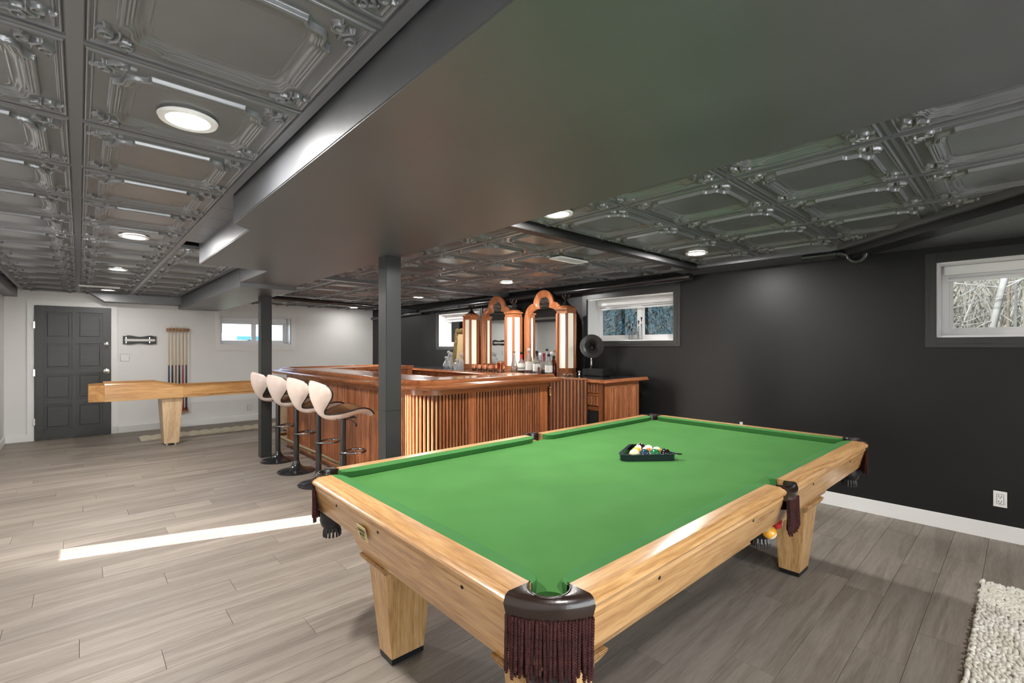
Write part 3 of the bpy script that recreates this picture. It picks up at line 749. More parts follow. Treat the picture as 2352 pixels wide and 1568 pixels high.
# maker's plate
pl = obj('name_plate', MB().add([(-.0, -.036, -.029), (-.0, .036, -.029), (-.0, .036, .029), (-.0, -.036, .029), (.003, -.036, -.029), (.003, .036, -.029), (.003, .036, .029), (.003, -.036, .029)],
        [(0, 1, 2, 3), (7, 6, 5, 4), (0, 4, 5, 1), (1, 5, 6, 2), (2, 6, 7, 3), (3, 7, 4, 0)]), mat('dull brass plate', (.62, .50, .24), .42, .55), PT)
pl.location = (-HU+.0225, .185, .690); pl.rotation_euler.y = -.235
def text(s, size, parent, loc, rot, m, ext=.0004, name='lettering'):
    c = bpy.data.curves.new('lettering', 'FONT'); c.body = s; c.size = size; c.extrude = ext; c.align_x = 'CENTER'; c.align_y = 'CENTER'
    o = bpy.data.objects.new('tmp', c); COL.objects.link(o)
    dgp = bpy.context.evaluated_depsgraph_get(); me = bpy.data.meshes.new_from_object(o.evaluated_get(dgp))
    bpy.data.objects.remove(o); me.materials.clear(); me.materials.append(m)
    t = link(name, me, parent, loc); t.rotation_euler = rot; return t
text('CENTRE', .017, pl, (-.0006, 0, .011), (PI/2, 0, -PI/2), M_blackpaint)
text('SPOT', .017, pl, (-.0006, 0, -.006), (PI/2, 0, -PI/2), M_blackpaint)
obj('plate_lines', MB().box(-.0006, 0, -.024, .024, -.0185, -.0175).box(-.0006, 0, -.018, .018, -.0225, -.0215), M_blackpaint, pl)

# ---- things on the table
def W2(u, v, z):
    t = PR; return (PX+u*math.cos(t)-v*math.sin(t), PY+u*math.sin(t)+v*math.cos(t), z)
def on(px, py, z):
    """world point on height z seen at a pixel (used only to read positions off the photograph)"""
    a = math.atan(993/1080.); d = ((px-1176)/1080., (796-py)/1080.)
    X = math.sin(a)+math.cos(a)*d[0]; Y = math.cos(a)-math.sin(a)*d[0]; t = (z-HC)/d[1]; return Vector((X*t, Y*t, z))
# rack frame: front edge from left to right, apex away from the viewer
A0 = on(1432, 1059, .766); A1 = on(1550, 1057, .766); A0.z = A1.z = 0
cen = (A0+A1)/2; ex = (A1-A0).normalized(); ey = Vector((-ex.y, ex.x, 0))
ang = math.atan2(ex.y, ex.x); BR = .0286
SIDE = 4*2*BR+.075
t = thing('ball_rack', 'dark navy plastic triangle rack holding pool balls on the green cloth', 'ball rack', (cen.x, cen.y, .765), ang)
def tri(side, rad, n=6):
    h = side*math.sqrt(3)/2; cs = [(-side/2, 0), (side/2, 0), (0, h)]; c = (0, h/3); pts = []
    for k, (x, y) in enumerate(cs):
        dx, dy = x-c[0], y-c[1]; l = math.hypot(dx, dy); bx, by = x-dx/l*2*rad, y-dy/l*2*rad
        base = math.atan2(dy, dx)
        for q in range(n+1):
            a = base-PI/3+2*PI/3*q/n; pts.append((bx+rad*math.cos(a), by+rad*math.sin(a)))
    return pts
SD = .345
fr = tri(SD, .03)
obj('rack_frame', MB().sweep(fr, [(0, .0), (0, .030), (-.007, .032), (-.007, .035), (.012, .036), (.012, .033), (.006, .032), (.006, 0)], closed=True), mat('navy black plastic', (.006, .011, .018), .22, coat=.4), t, smooth=40)
obj('finger_tab', MB().prism([(SD/2-.01, -.004), (SD/2+.010, .000), (SD/2+.008, .014), (SD/2-.015, .022)], .031, .036), MATS['navy black plastic'], t)
def ballmat(name, c, stripe=False):
    m = mat(name, c, .06, coat=.5)
    N = m.node_tree.nodes; L = m.node_tree.links; b = N['Principled BSDF']
    tc = N.new('ShaderNodeTexCoord'); sp = N.new('ShaderNodeSeparateXYZ'); L.new(tc.outputs['Object'], sp.inputs[0])
    ab = N.new('ShaderNodeMath'); ab.operation = 'ABSOLUTE'; L.new(sp.outputs['Z' if stripe else 'X'], ab.inputs[0])
    g = N.new('ShaderNodeMath'); g.operation = 'GREATER_THAN'; g.inputs[1].default_value = BR*(.55 if stripe else .91); L.new(ab.outputs[0], g.inputs[0])
    mx = N.new('ShaderNodeMix'); mx.data_type = 'RGBA'; mx.inputs[6].default_value = (*c, 1); mx.inputs[7].default_value = (.80, .74, .58, 1)
    L.new(g.outputs[0], mx.inputs[0]); L.new(mx.outputs[2], b.inputs['Base Color'])
    return m
bm_ = {'yellow': ballmat('ball yellow', (.80, .42, .05)), 'blue': ballmat('ball deep teal', (.006, .035, .06)), 'green': ballmat('ball green', (.008, .13, .04)),
       'black': ballmat('ball black', (.008, .007, .007)), 'orange': ballmat('ball orange', (.75, .17, .04)), 'cream': mat('ball cream', (.76, .66, .42), .06, coat=.5),
       'yst': ballmat('ball yellow stripe', (.78, .38, .04), True), 'bst': ballmat('ball black stripe', (.02, .012, .012), True), 'ost': ballmat('ball orange stripe', (.80, .20, .05), True), 'red': ballmat('ball red', (.55, .02, .02)), 'mst': ballmat('ball maroon stripe', (.09, .012, .012), True)}
bmesh_cache = {}
def pool_ball(pos, k, label, rot, grp='pool balls in the rack'):
    if k not in bmesh_cache: bmesh_cache[k] = MB().ball((0, 0, 0), BR, 32, 20).mesh('pool_ball', bm_[k], True)
    o = link('pool_ball', bmesh_cache[k], None, pos); o.rotation_euler = (rot[0], rot[1], rot[2]+1.9); tag(o, label, 'ball', grp)
def rackpos(row, i):
    x = (-1.5*2*BR)+i*2*BR+row*BR+.018; yy = .010+BR+row*BR*math.sqrt(3)
    p = cen+ex*x+ey*yy; return (p.x, p.y, .765+BR)
rk = [(0, 0, 'cream', 'plain cream cue ball at the left of the front row in the rack', (0, 0, 0)), (0, 1, 'blue', 'dark teal blue ball second in the front row of the rack', (.4, .3, .2)), (0, 2, 'green', 'dark green ball third in the front row of the rack', (.5, .2, .9)),
      (0, 3, 'black', 'black ball at the right end of the front row in the rack', (.3, .1, .4)), (1, 0, 'yellow', 'plain yellow ball behind the cream ball in the rack', (.2, 0, .2)), (1, 1, 'ost', 'orange striped ball behind the dark teal ball', (.3, .4, 0)),
      (1, 2, 'yst', 'yellow orange striped ball behind the green ball', (.1, .2, 0)), (2, 0, 'mst', 'yellowish ball with a dark maroon stripe in the third rack row, left', (-.7, .5, .1)), (2, 1, 'bst', 'cream ball with a black stripe in the third rack row, right', (-.5, .1, .0)),
      (3, 0, 'bst', 'cream ball with a black stripe at the far tip of the rack', (.6, .9, .2))]
for r, i_, k, lb, ro in rk: pool_ball(rackpos(r, i_), k, lb, ro)
# balls in the nets
pool_ball(W2(.036, -HV+.078, .615), 'red', 'red ball showing in the side pocket net', (0, 0, 0), 'balls in the pocket nets')
pool_ball(W2(-.030, -HV+.078, .590), 'yst', 'yellow striped ball low in the side pocket net', (.7, .2, 1.4), 'balls in the pocket nets')
# chalk
p = Vector((3.63, 1.424, .80))
t = thing('chalk_cube', 'small pale blue grey chalk cube on the far rail', 'chalk', (p.x, p.y, .80), .4)
obj('chalk_block', MB().box(-.010, .010, -.010, .010, 0, .018), mat('chalk paper', (.45, .5, .55), .6), t, bevel=.001)
obj('chalk_face', MB().lathe([(.008, .018), (.007, .0186), (.001, .0184)], 12), mat('chalk blue', (.25, .38, .5), .9), t)

# ------------------------------------------------------------------ bar
BAR = thing('bar_counter', 'u shaped red brown wooden bar with reeded front and rounded corner', 'bar', (0, 0, 0))
LX, FY, RY, CRD = 1.975, 3.29, 7.12, .40      # lip line: left x, front y, rear y, corner radius
FX = 3.72
def outline(off):
    """outer line of the bar at an inward offset, from the front's right end round to the far arm"""
    r = max(.02, CRD-off); cx, cy = LX+CRD, FY+CRD
    pts = [(FX, FY+off)]
    for k in range(0, 13):
        a = -PI/2-PI/2*k/12; pts.append((cx+r*math.cos(a), cy+r*math.sin(a)))
    pts += [(LX+off, RY-off), (3.86, RY-off)]
    return pts
prof = [(0, 1.030), (-.004, 1.040), (.002, 1.050), (.012, 1.054), (.030, 1.052), (.050, 1.053), (.075, 1.062), (.092, 1.078), (.098, 1.090), (.112, 1.095), (.128, 1.091), (.136, 1.083), (.150, 1.080), (.150, 1.008), (.02, 1.012)]
# offsets must point inwards: travelling front→left→rear keeps the inside on the right, so negate
obj('arm_rail', MB().sweep(outline(0), [(-o, z) for o, z in prof]), M_redx, BAR, smooth=38)
inner = [(3.86, RY-.62), (LX+.60, RY-.62), (LX+.60, FY+.62), (FX, FY+.62)]
obj('bar_top', MB().prism(outline(.149)+inner, 1.045, 1.080), M_redx, BAR)
obj('inner_nosing', MB().sweep(inner, [(0, 1.04), (-.012, 1.045), (-.012, 1.082), (.0, 1.086), (.02, 1.084), (.02, 1.04)]), M_redy, BAR, smooth=40)
BO = .165      # body offset
body = outline(BO)
obj('frieze', MB().sweep(body, [(0.012, .955), (.012, 1.008), (-.03, 1.008), (-.03, .955)]), M_redx, BAR, smooth=40)
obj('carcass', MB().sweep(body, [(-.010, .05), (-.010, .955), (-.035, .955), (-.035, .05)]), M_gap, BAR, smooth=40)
obj('toe_board', MB().sweep(body, [(0.008, .0), (0.008, .09), (-.02, .09), (-.02, 0)]), M_redx, BAR, smooth=40)
# reeds: half round slats, one object each
def reed_mesh(w, z0, z1, dep=.013):
    v = []; f = []; K = 7
    for z in (z0, z1):
        for k in range(K):
            a = PI*k/(K-1); v.append((-w/2*math.cos(a), -dep*math.sin(a)**.8, z))
    for k in range(K-1): f.append((k, k+1, K+k+1, K+k))
    f += [tuple(range(K))[::-1], tuple(range(K, 2*K))]
    me = bpy.data.meshes.new('reed'); me.from_pydata(v, [], f); me.materials.append(M_redz)
    me.polygons.foreach_set('use_smooth', [True]*len(me.polygons)); me.set_sharp_from_angle(angle=math.radians(50)); me.update(); return me
PIT = .034
rm = reed_mesh(.0235, .09, .955, .016); rme = reed_mesh(.020, .09, .955, .014)
def reed_line(p0, p1, parent, me=rm, pit=PIT, stiles=(), name='reed', z=(.09, .955), end=0):
    """reeds from p0 to p1 (seen face on the right hand of travel); stiles = (start,end) stretches left flat"""
    P0, P1 = Vector(p0), Vector(p1); d = P1-P0; Ln = d.length; d.normalize(); rot = math.atan2(d.y, d.x)
    for a, b in stiles:
        q = P0+d*a
        obj('stile', MB().box(0, b-a, -.015, .012, z[0]-.04, z[1]), M_redz, parent, loc=(q.x, q.y, 0), rz=rot, bevel=.002)
    edges = [0]+[x for s in stiles for x in s]+[Ln]
    for a, b in zip(edges[::2], edges[1::2]):
        m = int((b-a)/pit+.3)
        for k in range(m):
            q = P0+d*(a+(b-a)*(k+.5)/m); link(name, me, parent, (q.x, q.y, 0), rot)
bx0 = LX+CRD; by = FY+BO
# front: reeds, stile, reeds, stile
reed_line((bx0, by), (3.70, by), BAR, stiles=((2.66-bx0-.06+.02, 2.66-bx0+.03), (3.56-bx0, 3.70-bx0-.02)), name='reed')
# corner
r = CRD-BO; nC = 11
for k in range(nC):
    a = -PI/2-PI/2*(k+.5)/nC
    link('reed', rm, BAR, (bx0+r*math.cos(a), FY+CRD+r*math.sin(a), 0), a+PI/2)
# left side
lx = LX+BO; yl0, yl1 = RY-BO, FY+CRD
Ls = yl0-yl1
reed_line((lx, yl0), (lx, yl1), BAR, stiles=((0, .05), (.86, .91), (1.70, 1.75), (2.50, 2.55)), name='reed')
# inner faces
obj('inner_panel', MB().box(LX+.42, 3.86, RY-.60, RY-.58, .05, 1.04).box(LX+.56, LX+.58, FY+.6, RY-.58, .05, 1.04).box(LX+.56, FX-.02, FY+.56, FY+.58, .05, 1.04), M_redz, BAR)
rmi = reed_mesh(.026, .5, 1.03)
for k in range(34): link('inner_reed', rmi, BAR, (LX+.62+k*.036, RY-.601, 0), 0)
obj('end_panel', B(3.675, 3.70, FY+BO+.012, FY+.56, 0, 1.04), M_redz, BAR)
# foot rail
FR = thing('foot_rail', 'brass foot rail low along the left side of the bar', 'foot rail', (0, 0, 0))
yy0, yy1 = 6.95, 3.75
obj('rail_tube', MB().tube([(LX+.16, yy0+.02, .165), (LX+.04, yy0, .165), (LX+.015, yy0-.06, .165), (LX+.015, yy1+.3, .165), (LX+.015, yy1+.05, .165), (LX+.12, yy1-.15, .165)], .022, 12), M_brass, FR, smooth=True)
for y_ in (6.6, 5.75, 4.9, 4.1): obj('bracket', MB().tube([(LX+.015, y_, .150), (LX+.06, y_, .10), (LX+.155, y_, .085)], .009, 8), M_brass, FR, smooth=True)

# hatch door, standing ajar
h0 = Vector((3.715, 3.445)); h1 = Vector((3.90, 3.085)); hd = (h1-h0); hl = hd.length; ha = math.atan2(hd.y, hd.x)
HT = thing('bar_hatch_door', 'reeded bar door standing ajar at the right end of the bar', 'bar door', (h0.x, h0.y, 0), ha)
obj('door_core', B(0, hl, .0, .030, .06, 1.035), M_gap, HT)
obj('cap_rail', B(-.004, hl+.006, -.022, .036, 1.035, 1.052), M_redx, HT, bevel=.003)
rh = reed_mesh(.0235, .06, 1.035, .016)
nh = int(hl/PIT)
for k in range(nh): link('reed', rh, HT, (hl*(k+.5)/nh, 0, 0), 0)
obj('latch', MB().box(.010, .024, -.030, -.012, .86, .95).tube([(.017, -.032, .88), (.017, -.045, .89), (.017, -.045, .93), (.017, -.032, .94)], .004, 8), M_brass, HT, smooth=40)

# ------------------------------------------------------------------ back counter
BC = thing('back_counter', 'low back bar cabinet with black top and reeded drawers along the black wall', 'cabinet', (0, 0, 0))
CX0, CX1, CY0, CY1, CZ = 3.90, 4.70, 2.86, 7.05, 1.040
obj('counter_top', MB().box(CX0+.03, CX1-.02, CY0+.03, CY1, CZ-.03, CZ), M_blacktop, BC)
obj('top_edge', MB().sweep([(CX0, CY1), (CX0, CY0), (CX1+.02, CY0)], [(0, CZ-.034), (-.004, CZ-.026), (0, CZ-.018), (.010, CZ-.012), (.014, CZ+.001), (.045, CZ+.002), (.045, CZ-.034)]), M_redx, BC, smooth=38)
ex0, ex1, eY = 3.955, 4.575, 2.905
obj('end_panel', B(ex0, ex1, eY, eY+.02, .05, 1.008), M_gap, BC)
obj('end_frieze', B(ex0, ex1, eY-.014, eY, .955, 1.008), M_redx, BC, bevel=.002)
obj('end_stile', B(ex0, ex0+.055, eY-.014, eY, .02, .955), M_redz, BC, bevel=.002)
obj('end_stile', B(ex1-.05, ex1, eY-.014, eY, .02, .955), M_redz, BC, bevel=.002)
ne = 17
for k in range(ne): link('reed', rme, BC, (ex0+.055+(ex1-ex0-.105)*(k+.5)/ne, eY, 0), 0)
obj('carcass', MB().box(ex0+.02, ex1, eY+.02, CY1, .05, .72).box(ex0+.03, ex1, eY+.02, CY1, .72, 1.006), M_dark, BC)
rdw = reed_mesh(.026, -.045, .045)
ncol = 6; cw = (CY1-eY-.02)/ncol
for c in range(ncol):
    ya = eY+.02+c*cw
    obj('face_stile', B(ex0, ex0+.022, ya, ya+.05, .02, 1.006), M_redz, BC)
    obj('face_rail', B(ex0, ex0+.022, ya+.05, ya+cw, .715, .755), M_redy, BC)
    obj('face_rail', B(ex0, ex0+.022, ya+.05, ya+cw, .872, .888), M_redy, BC)
    for z in (.945, .815):
        d_ = obj('drawer', B(ex0+.004, ex0+.02, ya+.055, ya+cw-.005, z-.052, z+.055), M_redy, BC)
        nn = int((cw-.06)/.036)
        for k in range(nn):
            link('reed', rdw, d_, (ex0+.004, ya+.055+(cw-.06)*(k+.5)/nn, z), -PI/2)
    obj('cupboard_front', B(ex0+.004, ex0+.02, ya+.055, ya+cw-.005, .06, .71), M_redz if c else M_dark, BC)  # first bay's front is dark, painted as the shade of an opening
    obj('toe_rail', B(ex0, ex0+.022, ya+.05, ya+cw, .02, .06), M_redy, BC)

# ------------------------------------------------------------------ lit column lamps and arched mirrors
def column_lamp(y, label, tall=0):
    t = thing('column_lamp', label, 'lamp', (4.50, y, CZ), 0, 'lit hexagonal column lamps on the back bar')
    R, h = .135, .80+tall
    ang = [math.radians(60*k+45) for k in range(6)]
    hexa = lambda r: [(r*math.cos(a), r*math.sin(a)) for a in ang]
    obj('lamp_base', MB().prism(hexa(R+.012), 0, .022).prism(hexa(R), .022, .075), M_redz, t, bevel=.003)
    obj('lamp_head', MB().prism(hexa(R), h-.045, h).prism(hexa(R+.018), h, h+.018).lathe([(.115, h+.018), (.120, h+.030), (.100, h+.042), (.085, h+.050)], 24), M_redx, t, smooth=35)
    for a in ang:
        x, y_ = (R-.012)*math.cos(a), (R-.012)*math.sin(a)
        obj('corner_strip', MB().box(-.016, .016, -.016, .016, .075, h-.045).xf(Matrix.Translation((x, y_, 0)) @ Matrix.Rotation(a, 4, 'Z')), M_redz, t, bevel=.003)
    for k in range(6):
        a0, a1 = ang[k], ang[(k+1) % 6]
        p0 = Vector(((R-.016)*math.cos(a0), (R-.016)*math.sin(a0), 0)); p1 = Vector(((R-.016)*math.cos(a1), (R-.016)*math.sin(a1), 0))
        q0 = p0.lerp(p1, .10); q1 = p0.lerp(p1, .90); n = 14; v = []; f = []
        for i_ in range(n+1):
            s = i_/n; bow = .010*math.sin(PI*s)
            z = .075+(h-.12)*s; o0 = q0.lerp(q1, .10-bow*8*.1/1*1.2); o1 = q0.lerp(q1, .90+bow*8*.1*1.2)
            v += [(o0.x, o0.y, z), (o1.x, o1.y, z)]
        for i_ in range(n): f.append((2*i_, 2*i_+1, 2*i_+3, 2*i_+2))
        obj('glass_panel', MB().add(v, f), M_lampglass, t)
    fm = MB().lathe([(.080, h+.050), (.060, h+.062), (.035, h+.085), (.018, h+.11), (.010, h+.125), (.016, h+.132), (.008, h+.140)], 20)
    for k in range(5):
        a = 2*PI*k/5; dx, dy = math.cos(a), math.sin(a)
        fm.tube([(0, 0, h+.130), (.020*dx, .020*dy, h+.150), (.042*dx, .042*dy, h+.176), (.050*dx, .050*dy, h+.196)], [.008, .014, .013, .004], 6)
    obj('finial', fm, mat('dark bronze', (.035, .026, .022), .35, .6), t, smooth=50)
column_lamp(5.83, 'lit wooden column lamp at the left, beside the gilt frame')
column_lamp(4.86, 'lit wooden column lamp between the two arched mirrors')
column_lamp(3.89, 'lit wooden column lamp at the right, nearest the gramophone')

def arched_mirror(yc, w, label):
    t = thing('arched_mirror', label, 'mirror', (4.62, yc, CZ), 0, 'arched bar mirrors')
    def arch(hw, sh, lob, ztop, ext):
        """outline from bottom right up over a trefoil head to bottom left, in (y,z)"""
        pts = [(hw, .0), (hw, sh)]
        sx0 = hw; sx1 = lob+.0
        zl = ztop-lob; sz = zl-.012+ext-sh
        for k in range(1, 8):
            a = PI/2*k/7; pts.append((sx1-.012+(sx0-sx1+.012)*math.cos(a), sh+sz*math.sin(a)))
        pts.append((lob-.008, zl-.012+ext+.004))
        for k in range(0, 17):
            a = -.1+(PI+.2)*k/16; pts.append((lob*math.cos(a), zl+lob*math.sin(a)))
        pts.append((-lob+.008, zl-.012+ext+.004))
        for k in range(6, -1, -1):
            a = PI/2*k/7; pts.append((-(sx1-.012+(sx0-sx1+.012)*math.cos(a)), sh+sz*math.sin(a)))
        pts += [(-hw, 0)]
        return pts
    T = .135+0
    out = arch(.37, .70, .188, 1.104, .03); inn = arch(.280, .68, .098, 1.013, -.045)
    inn = [(y_, max(z, .075)) for y_, z in inn]
    n = len(out); assert len(inn) == n
    v = []; f = []
    # profile across the frame: stepped moulding, five rows
    rows_ = [(0, 0.0), (0, -.030), (.18, -.040), (.5, -.030), (.6, -.036), (.85, -.024), (1, -.012), (1, 0)]
    for i in range(n):
        for s, x in rows_:
            v.append((x, out[i][0]*(1-s)+inn[i][0]*s, out[i][1]*(1-s)+inn[i][1]*s))
    K = len(rows_)
    for i in range(n-1):
        for k in range(K): f.append((i*K+k, (i+1)*K+k, (i+1)*K+(k+1) % K, i*K+(k+1) % K))
    f += [tuple(range(K)), tuple(reversed(range((n-1)*K, n*K)))]
    obj('mirror_frame', MB().add(v, f), M_redz, t, smooth=40)
    obj('bottom_rail', B(-.03, 0, -.37, .37, 0, .085), M_redx, t, bevel=.003)
    inn2 = [(y_*1.01, z) for y_, z in inn]
    obj('mirror_glass', MB().add([(-.004, y_, z) for y_, z in inn2]+[(0, y_, z) for y_, z in inn2], [tuple(range(n)), tuple(reversed(range(n, 2*n)))]+[(i, (i+1) % n, n+(i+1) % n, n+i) for i in range(n)]), M_mirror, t)
    obj('back_board', MB().add([(.004, y_, z) for y_, z in out]+[(.02, y_, z) for y_, z in out], [tuple(range(n)), tuple(reversed(range(n, 2*n)))]+[(i, (i+1) % n, n+(i+1) % n, n+i) for i in range(n)]), M_dark, t)
arched_mirror(4.375, .86, 'taller looking arched wooden bar mirror at the right, behind the bottles')
arched_mirror(5.345, .86, 'arched wooden bar mirror at the left, behind the copper mugs')

# ------------------------------------------------------------------ gramophone
G = thing('gramophone', 'black gramophone style horn speaker on a small box at the counter end', 'gramophone', (4.43, 3.36, CZ), 0)
obj('speaker_box', MB().box(-.085, .085, -.15, .15, .008, .085), M_blackpl, G, bevel=.006)
obj('box_feet', MB().box(-.07, -.05, -.13, -.11, 0, .008).box(.05, .07, -.13, -.11, 0, .008).box(-.07, -.05, .11, .13, 0, .008).box(.05, .07, .11, .13, 0, .008), M_dark, G)
hm = MB().lathe([(.018, -.20), (.020, -.16), (.026, -.11), (.040, -.06), (.068, -.022), (.105, -.006), (.135, 0), (.140, .004), (.135, .001), (.103, .0), (.062, -.018), (.034, -.06), (.020, -.11), (.012, -.16), (.002, -.19)], 40, caps=False)
dirv = Vector((-.80, -.58, .10)).normalized(); q = dirv.to_track_quat('Z', 'Y').to_matrix().to_4x4()
hm.xf(Matrix.Translation((-.02, .06, .345)) @ q)
obj('horn', hm, mat('black horn', (.020, .020, .019), .34), G, smooth=True)
st_ = Vector((-.02, .06, .345))-dirv*.19
obj('horn_neck', MB().tube([(0, .08, .085), (0, .08, .15), (.02, .09, .21), tuple(st_+Vector((0, 0, -.05))), tuple(st_), tuple(st_+dirv*.03)], [.012, .011, .010, .012, .015, .017], 12), mat('brushed steel', (.45, .45, .46), .3, 1), G, smooth=True)

# ------------------------------------------------------------------ bottles, mugs, decanters
M_amber = pane_glass('amber liquid', (.62, .28, .06), 1.2); M_olive = pane_glass('olive liquid', (.34, .30, .10), 1.2)
M_paper = mat('white label paper', (.82, .81, .76), .6); M_red = mat('red foil', (.50, .03, .03), .35); M_blk = mat('black cap', (.012, .012, .012), .3)
M_lime = mat('lime cap', (.50, .62, .05), .4); M_wine = mat('dark red cap', (.24, .01, .03), .35); M_wcap = mat('white cap', (.75, .75, .75), .4); M_brn = mat('brown glass bottle', (.10, .025, .01), .1, coat=.6)
def at_px(px, X, z):
    a = math.atan(993/1080.); r = (px-1176)/1080.
    k = (math.sin(a)+r*math.cos(a))/(math.cos(a)-r*math.sin(a)); return (X, X/k, z)
def bottle(px, X, h, R, nh, kind, label, cap=M_wcap, liquid=None, lf=.4, paper=False, body=M_clear, neckfoil=None):
    t = thing('bottle', label, 'bottle', at_px(px, X, CZ), 0, 'spirit bottles on the back bar')
    rn = .013 if R > .03 else .011; sh = h-nh
    if kind == 'tear': pr = [(R*.8, 0), (R, .012), (R*1.0, h*.22), (R*.72, h*.45), (R*.42, h*.66), (rn, h*.8), (rn, h-.02)]
    elif kind == 'round': pr = [(R*.6, 0), (R, .03), (R*1.05, sh*.4), (R*.8, sh*.8), (rn*1.3, sh), (rn, sh+.02), (rn, h-.02)]
    else: pr = [(R*.94, 0), (R, .006), (R, sh*.86), (R*.88, sh*.95), (rn*1.5, sh+.03), (rn, sh+.05), (rn, h-.02)]
    obj('bottle_glass', MB().lathe(pr, 24), body, t, smooth=50)
    obj('cap', MB().lathe([(rn+.003, h-.032), (rn+.004, h-.03), (rn+.004, h-.002), (rn, h)], 16), cap, t, smooth=40)
    if neckfoil: obj('neck_foil', MB().lathe([(rn+.0022, h-.11), (rn+.0022, h-.032)], 16, caps=False), neckfoil, t, smooth=True)
    if liquid: obj('liquid', MB().lathe([(R*.88, .006), (R*.90, .01), (R*.90, sh*lf)], 20), liquid, t, smooth=40)
    if paper: obj('label_paper', MB().lathe([(R+.0012, sh*.22), (R+.0012, sh*.72)], 24, caps=False), M_paper, t, smooth=True)
bottle(1180.8, 4.22, .29, .043, .08, 'tear', 'clear teardrop bottle leftmost of the row, next to the copper shaker', cap=M_rackwood)
bottle(1197.5, 4.22, .275, .048, .10, 'round', 'clear round shouldered bottle with a red neck foil', cap=M_blk, neckfoil=M_red, liquid=M_olive, lf=.15, paper=True)
bottle(1214.8, 4.15, .315, .042, .10, 'std', 'tall clear bottle half full of brown liquor with a white label', liquid=M_amber, lf=.75, paper=True)
bottle(1225.4, 4.32, .17, .028, .05, 'std', 'short bottle with a lime green cap between two taller bottles', cap=M_lime, liquid=M_olive, lf=.5)
bottle(1233.0, 4.14, .29, .046, .11, 'std', 'clear bottle with a black neck and a large white label', cap=M_blk, neckfoil=M_blk, paper=True)
bottle(1237.5, 4.05, .075, .016, .03, 'std', 'tiny dark brown miniature bottle in front of the row', cap=M_wine, body=M_brn)
bottle(1241.0, 4.36, .26, .036, .10, 'round', 'pale clear bottle standing behind the black necked one', cap=M_wcap)
bottle(1249.5, 4.25, .26, .042, .10, 'round', 'clear bottle with a dark red cap and olive dregs', cap=M_wine, neckfoil=M_wine, liquid=M_olive, lf=.35)
bottle(1256.3, 4.36, .315, .034, .15, 'std', 'tall thin necked clear bottle rising highest in the row', cap=M_blk)
bottle(1260.5, 4.12, .255, .044, .09, 'std', 'clear bottle with a black stopper and wide white label', cap=M_blk, paper=True)
bottle(1267.0, 4.30, .275, .036, .09, 'std', 'clear bottle with a pale stopper beside the right column lamp', cap=M_wcap)
bottle(1272.0, 4.22, .23, .036, .08, 'std', 'amber whiskey bottle rightmost of the row', cap=M_blk, liquid=M_amber, lf=.95, body=M_amber)
# copper mugs
def mug(px, X, label, rz=0):
    t = thing('copper_mug', label, 'mug', at_px(px, X, CZ), rz, 'hammered copper mugs on the back bar')
    obj('mug_body', MB().lathe([(.026, 0), (.034, .006), (.042, .030), (.042, .052), (.036, .078), (.036, .082), (.034, .082), (.034, .076), (.038, .05), (.036, .03), (.024, .006)], 24, caps=False), M_copper, t, smooth=60)
    obj('handle', MB().tube([(0, -.038, .070), (0, -.060, .068), (0, -.066, .045), (0, -.056, .022), (0, -.038, .018)], .004, 8), M_brass, t, smooth=True)
m_lab = ['hammered copper mug leftmost in the row', 'second hammered copper mug from the left', 'third hammered copper mug from the left', 'fourth copper mug, nearest the copper shaker on its left']
for px, lb in zip((1089, 1101.6, 1114, 1127), m_lab): mug(px, 4.24, lb, 2.2)
mug(1139, 4.36, 'copper mug half hidden behind the shaker, on its left', 2.0); mug(1157, 4.38, 'copper mug peeking out at the right of the shaker', 1.0)
t = thing('cocktail_shaker', 'straight copper cocktail cup on a small wire stand', 'cocktail shaker', at_px(1148.4, 4.16, CZ))
obj('cup', MB().lathe([(.028, .022), (.036, .022), (.041, .125), (.041, .129), (.038, .129), (.034, .03)], 24, caps=False), mat('polished copper', (.72, .28, .16), .12, 1), t, smooth=40)
mb = MB()
for a in (0, 2.1, 4.2): mb.tube([(.034*math.cos(a), .034*math.sin(a), .026), (.05*math.cos(a), .05*math.sin(a), .0)], .003, 6)
obj('wire_stand', mb, M_chrome, t, smooth=True)
# decanters
def decanter(px, X, h, R, label, shape=0):
    t = thing('decanter', label, 'decanter', at_px(px, X, CZ), 0, 'cut glass decanters on the back bar')
    if shape == 0: pr = [(R*.7, 0), (R, .02), (R*1.08, .05), (R*.85, .09), (.016, .13), (.013, h-.07), (.024, h-.055), (.018, h-.05)]
    else: pr = [(R*.98, 0), (R, .004), (R, h*.5), (R*.8, h*.58), (.016, h*.66), (.015, h-.06), (.024, h-.05)]
    obj('decanter_body', MB().lathe(pr, 16 if shape == 0 else 8), M_crystal, t, smooth=30)
    obj('stopper', MB().lathe([(.012, h-.06), (.014, h-.045), (.024, h-.035), (.027, h-.018), (.020, h-.004), (.001, h)], 10), M_crystal, t, smooth=20)
decanter(1025.5, 4.24, .19, .052, 'round bellied glass decanter leftmost on the back bar')
decanter(1031, 4.34, .275, .034, 'tall glass decanter with round stopper behind the bellied one', 1)
decanter(1037, 4.20, .255, .036, 'tall straight glass decanter second from the left', 0)
decanter(1050, 4.22, .165, .052, 'short square cut glass decanter in front of the gilt frame', 1)
decanter(1060, 4.28, .24, .034, 'slim cut glass decanter beside the left column lamp', 1)
